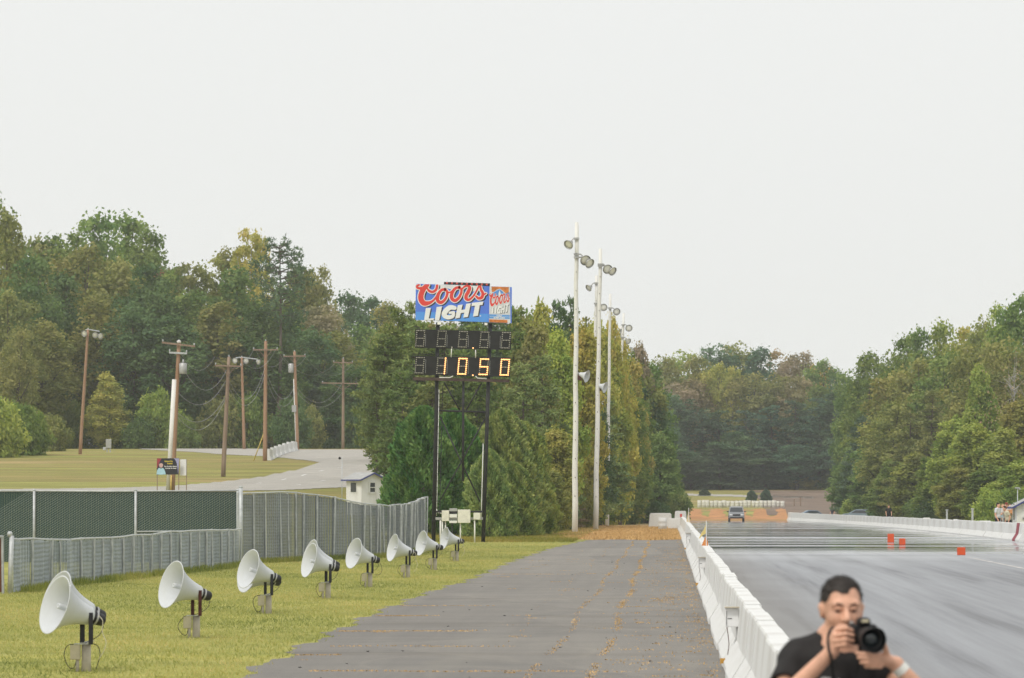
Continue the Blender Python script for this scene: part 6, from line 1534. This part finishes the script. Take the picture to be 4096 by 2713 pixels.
# ---- mixed trees behind the light poles
for a in [(2080, 1190, 190, 330, 'near', 'olive', BK), (2160, 1175, 170, 325, 'near', 'yellow', BK), (2050, 1230, 210, 300, 'vpine', 'pine', FR), (2130, 1270, 230, 292, 'near', 'olive', FR), (2230, 1205, 150, 330, 'vpine', 'dark', BK), (2290, 1195, 140, 340, 'vpine', 'dark', BK), (2230, 1290, 200, 300, 'near', 'lime', FR), (2330, 1240, 170, 310, 'near', 'yellow', FR), (2390, 1210, 150, 355, 'near', 'yellow', BK), (2450, 1235, 120, 365, 'near', 'yellow', BK),
          (2300, 1400, 220, 323, 'vpine', 'pine', FR), (2180, 1420, 230, 280, 'vpine', 'pine', FR), (2420, 1380, 190, 362, 'near', 'lime', FR), (2480, 1320, 140, 385, 'near', 'yellow', FR), (2530, 1420, 140, 400, 'near', 'yellow', FR), (2080, 1450, 230, 275, 'vpine', 'pine', FR), (2400, 1560, 220, 354, 'vpine', 'pine', FR), (2510, 1500, 170, 390, 'near', 'green', FR), (2560, 1420, 150, 430, 'tall', 'olive', FR), (2600, 1450, 150, 455, 'tall', 'green', FR), (2620, 1560, 150, 465, 'near', 'green', FR),
          (2220, 1680, 170, 262, 'near', 'yellow', FR), (2260, 1620, 150, 306, 'near', 'yellow', FR), (2440, 1640, 160, 446, 'near', 'olive', FR), (2340, 1780, 150, 310, 'near', 'yellow', FR), (2420, 1740, 120, 446, 'near', 'gold', FR), (2500, 1700, 170, 446, 'vpine', 'pine', FR), (2560, 1650, 160, 446, 'near', 'green', FR), (2590, 1760, 170, 435, 'near', 'olive', FR), (2640, 1720, 160, 425, 'near', 'green', FR),
          (2190, 1860, 150, 258, 'near', 'olive', FR), (2260, 1900, 130, 300, 'vpine', 'brown', FR), (2360, 1920, 130, 337, 'near', 'lime', FR), (2450, 1900, 130, 446, 'near', 'green', FR), (2540, 1910, 130, 446, 'near', 'olive', FR), (2620, 1890, 130, 445, 'bush', 'olive', FR), (2680, 1880, 130, 430, 'bush', 'green', FR), (2710, 1960, 110, 400, 'bush', 'green', FR), (2560, 2010, 110, 446, 'bush', 'olive', FR), (2480, 2020, 100, 446, 'bush', 'green', FR), (2640, 2000, 110, 390, 'bush', 'dark', FR),
          (2520, 1860, 160, 455, 'near', 'dark', BK), (2440, 1800, 180, 446, 'near', 'dark', BK), (2330, 1640, 180, 330, 'near', 'dark', BK), (2200, 1560, 200, 320, 'vpine', 'dark', BK)]: tree(*a)
tree(2560, 1350, 140, 430, 'near', 'brown', lab='brownish tree top right of the far light poles', jit=0)
for x, y, Y in ((1570, 1290, 400), (1640, 1250, 395), (1720, 1270, 400), (1800, 1250, 405), (1880, 1240, 400), (1960, 1220, 395), (2040, 1215, 400), (2120, 1225, 390), (2200, 1230, 395), (2280, 1225, 390), (2350, 1235, 385), (2430, 1290, 395), (2500, 1350, 410), (2560, 1450, 430)): tree(x, y, 200, Y, 'near', rt.choice(['olive', 'green', 'green', 'dark']), 'in the back row')
for x, y, Y in ((1600, 1560, 345), (1640, 1500, 340), (1760, 1560, 340), (1880, 1520, 345), (2000, 1540, 340), (2120, 1560, 335), (2240, 1560, 330), (2340, 1560, 335), (2440, 1580, 446), (2530, 1640, 446), (2600, 1680, 440)): tree(x, y, 220, Y, 'near', rt.choice(['dark', 'green', 'dark']), 'low in the wood')
for i, x in enumerate(range(1600, 2720, 70)): tree(x, rt.uniform(1840, 1930), 170, float(np.interp(x, [1480, 2200, 2300, 2390, 2500, 2720], [300, 264, 300, 446, 450, 455])) + rt.uniform(0, 8), 'bush', rt.choice(['dark', 'olive', 'green']), 'at the wood foot')
# ---- far wood at the end of the strip
rf_ = random.Random(8)
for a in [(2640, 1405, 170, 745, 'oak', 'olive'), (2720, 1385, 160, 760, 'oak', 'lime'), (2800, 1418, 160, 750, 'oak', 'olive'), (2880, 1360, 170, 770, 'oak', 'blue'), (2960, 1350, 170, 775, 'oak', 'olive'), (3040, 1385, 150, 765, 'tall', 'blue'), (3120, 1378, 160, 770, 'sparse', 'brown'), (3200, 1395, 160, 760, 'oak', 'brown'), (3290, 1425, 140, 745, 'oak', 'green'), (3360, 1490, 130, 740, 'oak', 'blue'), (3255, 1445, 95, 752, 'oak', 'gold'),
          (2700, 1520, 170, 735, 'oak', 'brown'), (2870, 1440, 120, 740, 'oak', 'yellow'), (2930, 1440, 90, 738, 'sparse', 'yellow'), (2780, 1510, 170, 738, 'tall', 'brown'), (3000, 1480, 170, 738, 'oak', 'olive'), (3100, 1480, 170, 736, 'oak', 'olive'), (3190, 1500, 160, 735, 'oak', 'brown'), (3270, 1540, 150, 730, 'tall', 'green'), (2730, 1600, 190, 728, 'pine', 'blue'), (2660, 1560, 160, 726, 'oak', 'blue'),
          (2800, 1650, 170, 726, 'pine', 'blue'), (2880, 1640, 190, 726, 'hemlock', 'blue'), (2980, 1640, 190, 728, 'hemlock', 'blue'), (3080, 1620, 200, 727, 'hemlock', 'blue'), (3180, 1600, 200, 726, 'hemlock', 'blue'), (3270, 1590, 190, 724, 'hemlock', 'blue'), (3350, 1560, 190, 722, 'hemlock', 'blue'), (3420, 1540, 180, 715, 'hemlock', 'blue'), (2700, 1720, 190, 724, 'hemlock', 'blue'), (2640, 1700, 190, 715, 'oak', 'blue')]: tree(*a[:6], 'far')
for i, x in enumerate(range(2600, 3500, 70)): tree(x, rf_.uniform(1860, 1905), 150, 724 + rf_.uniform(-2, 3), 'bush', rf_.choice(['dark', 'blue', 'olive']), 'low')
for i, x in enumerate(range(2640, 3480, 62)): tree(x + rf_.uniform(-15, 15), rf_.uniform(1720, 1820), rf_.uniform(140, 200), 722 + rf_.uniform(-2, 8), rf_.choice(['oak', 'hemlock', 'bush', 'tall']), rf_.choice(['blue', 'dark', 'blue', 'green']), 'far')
tree(2818, 1958, 42, 690, 'cedar', 'blue', lab='small round conifer at the left end of the service track', var=0, jit=0); tree(3007, 1962, 40, 668, 'cedar', 'blue', lab='left of two small conifers above the barrel row', var=0, jit=0); tree(3064, 1958, 42, 664, 'cedar', 'blue', lab='right of two small conifers above the barrel row', var=1, jit=0)
# ---- right wood
for a in [(3400, 1462, 120, 560, 'oak', 'green', BK), (3480, 1402, 170, 545, 'tall', 'green', BK), (3560, 1382, 170, 530, 'oak', 'green', BK), (3630, 1330, 150, 520, 'tall', 'green', BK), (3690, 1300, 170, 500, 'oak', 'green', BK), (3780, 1272, 180, 500, 'oak', 'lime', BK), (3860, 1268, 160, 510, 'sparse', 'yellow', BK), (3930, 1240, 180, 500, 'oak', 'olive', BK), (4020, 1195, 180, 490, 'oak', 'lime', BK), (4100, 1150, 190, 480, 'oak', 'green', BK),
          (3480, 1520, 190, 520, 'hemlock', 'green', FR), (3580, 1480, 210, 500, 'oak', 'olive', FR), (3680, 1420, 220, 480, 'oak', 'olive', FR), (3790, 1400, 220, 470, 'oak', 'green', FR), (3900, 1360, 210, 460, 'oak', 'olive', FR), (4040, 1330, 220, 450, 'oak', 'olive', FR), (3560, 1600, 200, 470, 'oak', 'olive', FR), (3640, 1640, 200, 450, 'hemlock', 'olive', FR), (3740, 1560, 210, 440, 'hemlock', 'olive', FR), (3450, 1660, 190, 510, 'hemlock', 'blue', FR), (3530, 1720, 190, 480, 'oak', 'green', FR),
          (3830, 1640, 200, 415, 'near', 'lime', FR), (3920, 1440, 170, 400, 'near', 'lime', FR), (3900, 1660, 200, 390, 'near', 'lime', FR), (4010, 1700, 210, 380, 'near', 'lime', FR), (4090, 1560, 200, 385, 'near', 'olive', FR), (3760, 1780, 190, 420, 'near', 'green', FR), (3660, 1800, 190, 440, 'near', 'olive', FR), (3570, 1830, 180, 455, 'near', 'green', FR), (3490, 1850, 170, 480, 'near', 'green', FR), (3840, 1850, 190, 380, 'near', 'olive', FR), (3950, 1850, 200, 365, 'near', 'green', FR), (4070, 1830, 200, 355, 'near', 'lime', FR), (3430, 1830, 140, 520, 'oak', 'dark', FR)]: tree(*a)
tree(4060, 1400, 190, 395, 'bare', 'brown', lab='nearly bare brownish tree near the right edge of the picture'); tree(3310, 1440, 90, 750, 'oak', 'gold', lab='small orange-tinted tree where the far wood meets the right wood')
for i, x in enumerate(range(3440, 4120, 60)): tree(x + rt.uniform(-15, 15), rt.uniform(1930, 1990), rt.uniform(110, 160), np.interp(x, [3440, 4100], [500, 320]), 'bush', rt.choice(['green', 'olive', 'dark', 'lime']), 'past the wall')
for i, x in enumerate(range(3420, 4120, 75)): tree(x, rt.uniform(1700, 1800), 190, np.interp(x, [3440, 4100], [540, 430]), 'near', rt.choice(['dark', 'green']), 'deep in the wood')

# ------------------------------------------------------------------ grass, weeds, loose things on the ground
def blades(name, P, hgt, wid, mat, seed, lean=.5, label=None, cols=None):
    rs = np.random.RandomState(seed); n = len(P); a = rs.uniform(0, 6.28, n); hh = hgt * rs.uniform(.5, 1.3, n); w = wid * rs.uniform(.6, 1.3, n)
    dx = np.cos(a); dy = np.sin(a); V = np.empty((n, 3, 3), dtype=np.float32)
    V[:, 0] = P + np.stack([dx * w, dy * w, np.full(n, -.004)], 1); V[:, 1] = P - np.stack([dx * w, dy * w, np.full(n, .004)], 1)
    l = rs.normal(0, lean, (n, 2)) * hh[:, None]; V[:, 2] = P + np.stack([l[:, 0], l[:, 1], hh], 1)
    me = bpy.data.meshes.new(name); me.vertices.add(3 * n); me.vertices.foreach_set('co', V.ravel()); me.loops.add(3 * n); me.loops.foreach_set('vertex_index', np.arange(3 * n, dtype=np.int32))
    me.polygons.add(n); me.polygons.foreach_set('loop_start', np.arange(0, 3 * n, 3, dtype=np.int32))
    at = me.attributes.new('tint', 'FLOAT', 'FACE')
    patch = .5 + .15 * np.sin(P[:, 0] * .9 + P[:, 1] * .23) + .09 * np.sin(P[:, 1] * .41 + 1.7 * np.sin(P[:, 0] * .5)) + .08 * np.sin(P[:, 0] * 3.1 + 2 * np.sin(P[:, 1] * .9)) + rs.uniform(-.28, .28, n)
    at.data.foreach_set('value', np.clip(patch, 0, 1).astype(np.float32))
    me.materials.append(mat); me.update(); me.validate()
    o = link(bpy.data.objects.new(name, me)); tag(o, label, kind='stuff'); o['category'] = 'grass'
    if cols: o.color = (*cols, 1)
    return o
rs = np.random.RandomState(5)
n = 260000; Yg = 40 + 175 * rs.beta(1.0, 1.6, n); Xg = rs.uniform(-15.5, -3.2, n)
ed = np.array([redge(y) for y in np.linspace(0, 216, 1200)]); lim = np.interp(Yg, np.linspace(0, 216, 1200), ed) + rs.normal(-.02, .07, n)
keep = Xg < lim; Pg = np.stack([Xg[keep], Yg[keep], np.zeros(keep.sum())], 1)
blades('lawn_grass', Pg, .042, .009, M['leaf'], 3, .6, 'short yellow green mown grass around the horn loudspeakers', (.41, .40, .158))
# weeds along the fence feet, post feet and the frayed asphalt edge
W = []
def along(pts, n, sp, z=0):
    for _ in range(n):
        i = rs.randint(len(pts) - 1); t = rs.uniform(); a, b = pts[i], pts[i + 1]; W.append((a[0] + (b[0] - a[0]) * t + rs.normal(0, sp) + .12, a[1] + (b[1] - a[1]) * t + rs.normal(0, sp) - .15, z))
along([(p[0], p[1]) for p in low], 9000, .12); along([(p[0], p[1]) for p in tall], 9000, .12)
wp = np.array(W); clump = (np.sin(wp[:, 1] * 1.7) + np.sin(wp[:, 1] * .63 + 2) + rs.normal(0, .6, len(wp))) > -.6
blades('fence_weeds', wp[clump], .17, .010, M['leaf'], 7, .35, 'taller weeds growing along the feet of the grey fences', (.33, .35, .11))
# dry weeds in the cracks of the return road
D_ = []
def strip(x0, wob, y0, y1, n, sd):
    Yv = y0 + (y1 - y0) * rs.uniform(0, 1, n); d = np.sin(Yv * .55 + x0 * 9) + np.sin(Yv * 1.3) * .7 + rs.normal(0, .5, n)
    k = d > -.3; D_.append(np.stack([x0 + wob * np.sin(Yv * .21) + rs.normal(0, sd, n), Yv, np.full(n, .006)], 1)[k])
strip(-.82, .05, 45, 212, 5200, .035); strip(-1.52, .06, 45, 205, 2400, .03); strip(-2.3, .1, 60, 200, 300, .03)
strip(.52, .04, 40, 210, 1500, .06); strip(.30, .12, 42, 180, 900, .22); strip(-.25, .15, 42, 170, 500, .25)
for _ in range(190):        # short tufts along cross cracks
    y = 42 + 150 * rs.beta(1, 1.7); x = rs.choice([rs.uniform(-.6, .6), rs.uniform(-.6, .6), rs.uniform(-4.6, .4)]); l = rs.uniform(.05, .38); k = rs.randint(6, 30)
    D_.append(np.stack([x + rs.uniform(-l, l, k), y + rs.normal(0, .05, k), np.full(k, .006)], 1))
for y, x0, x1, k in ((52.6, -4.2, -.2, 420), (68.2, -5.0, -2.9, 420), (61.4, -4.6, -2.0, 160), (77, -5, -3.9, 240), (84, -5, -3.2, 160), (58, -4.8, -4.2, 120), (118, -4.6, -2.5, 200)):
    xx = x0 + (x1 - x0) * rs.beta(1, 1.5, k); D_.append(np.stack([xx, y + .08 * np.sin(xx * 3) + rs.normal(0, .06, k), np.full(k, .006)], 1))
blades('crack_weeds', np.concatenate(D_), 0.014, .011, M['drygrass'], 9, .9, 'dry orange weeds growing in the cracks of the return road')
nd = 30000; Yd = 209 + 150 * rs.beta(1, 1.8, nd); Xd = rs.uniform(-6, .6, nd); k = np.array([dryin(a, b) for a, b in zip(Xd, Yd)])
blades('dry_verge_grass', np.stack([Xd[k], Yd[k], np.array([gz(a, b) for a, b in zip(Xd[k], Yd[k])])], 1), .12, .03, M['drygrass'], 11, .6, 'tan dry grass where the return road ends')
# rough verge under the cedars and light poles
nv = 40000; Yv = 200 + 110 * rs.beta(1, 1.4, nv); Xv = rs.uniform(-13, -4.2, nv)
blades('verge_grass', np.stack([Xv, Yv, np.array([gz(a, b) for a, b in zip(Xv, Yv)])], 1), .13, .02, M['leaf'], 13, .5, 'rough grass around the scoreboard and light pole feet', (.27, .245, .07))
# small dark bits of rubber and stone on the old asphalt
bits = MB(); rb2 = random.Random(4)
for _ in range(45):
    y = 44 + 110 * rb2.random() ** 1.6; x = rb2.uniform(-4.4, .3); s_ = rb2.uniform(.008, .018); bits.box((x, y, .004 + s_ * .3), (s_ * 2, s_ * 1.4, s_ * .7), Matrix.Rotation(rb2.uniform(0, 3), 3, 'Z'))
o = bits.build('road_debris', M['tyre']); tag(o, 'scattered bits of rubber and stone on the return road', 'debris', kind='stuff')

# ------------------------------------------------------------------ air
hz = MB(); hz.span((-430, -70, -3), (430, 1620, 62)); o = hz.build('haze', None); o.data.materials.clear()
hm_ = bpy.data.materials.new('haze_air'); hm_.use_nodes = True; nt = hm_.node_tree; nt.nodes.clear()
pv = nt.nodes.new('ShaderNodeVolumePrincipled'); pv.inputs['Color'].default_value = (.95, .975, 1.0, 1); pv.inputs['Density'].default_value = .00016; pv.inputs['Anisotropy'].default_value = .0
mo = nt.nodes.new('ShaderNodeOutputMaterial'); nt.links.new(pv.outputs[0], mo.inputs['Volume']); o.data.materials.append(hm_); tag(o, 'thin pale haze over the whole strip', 'haze', kind='stuff')
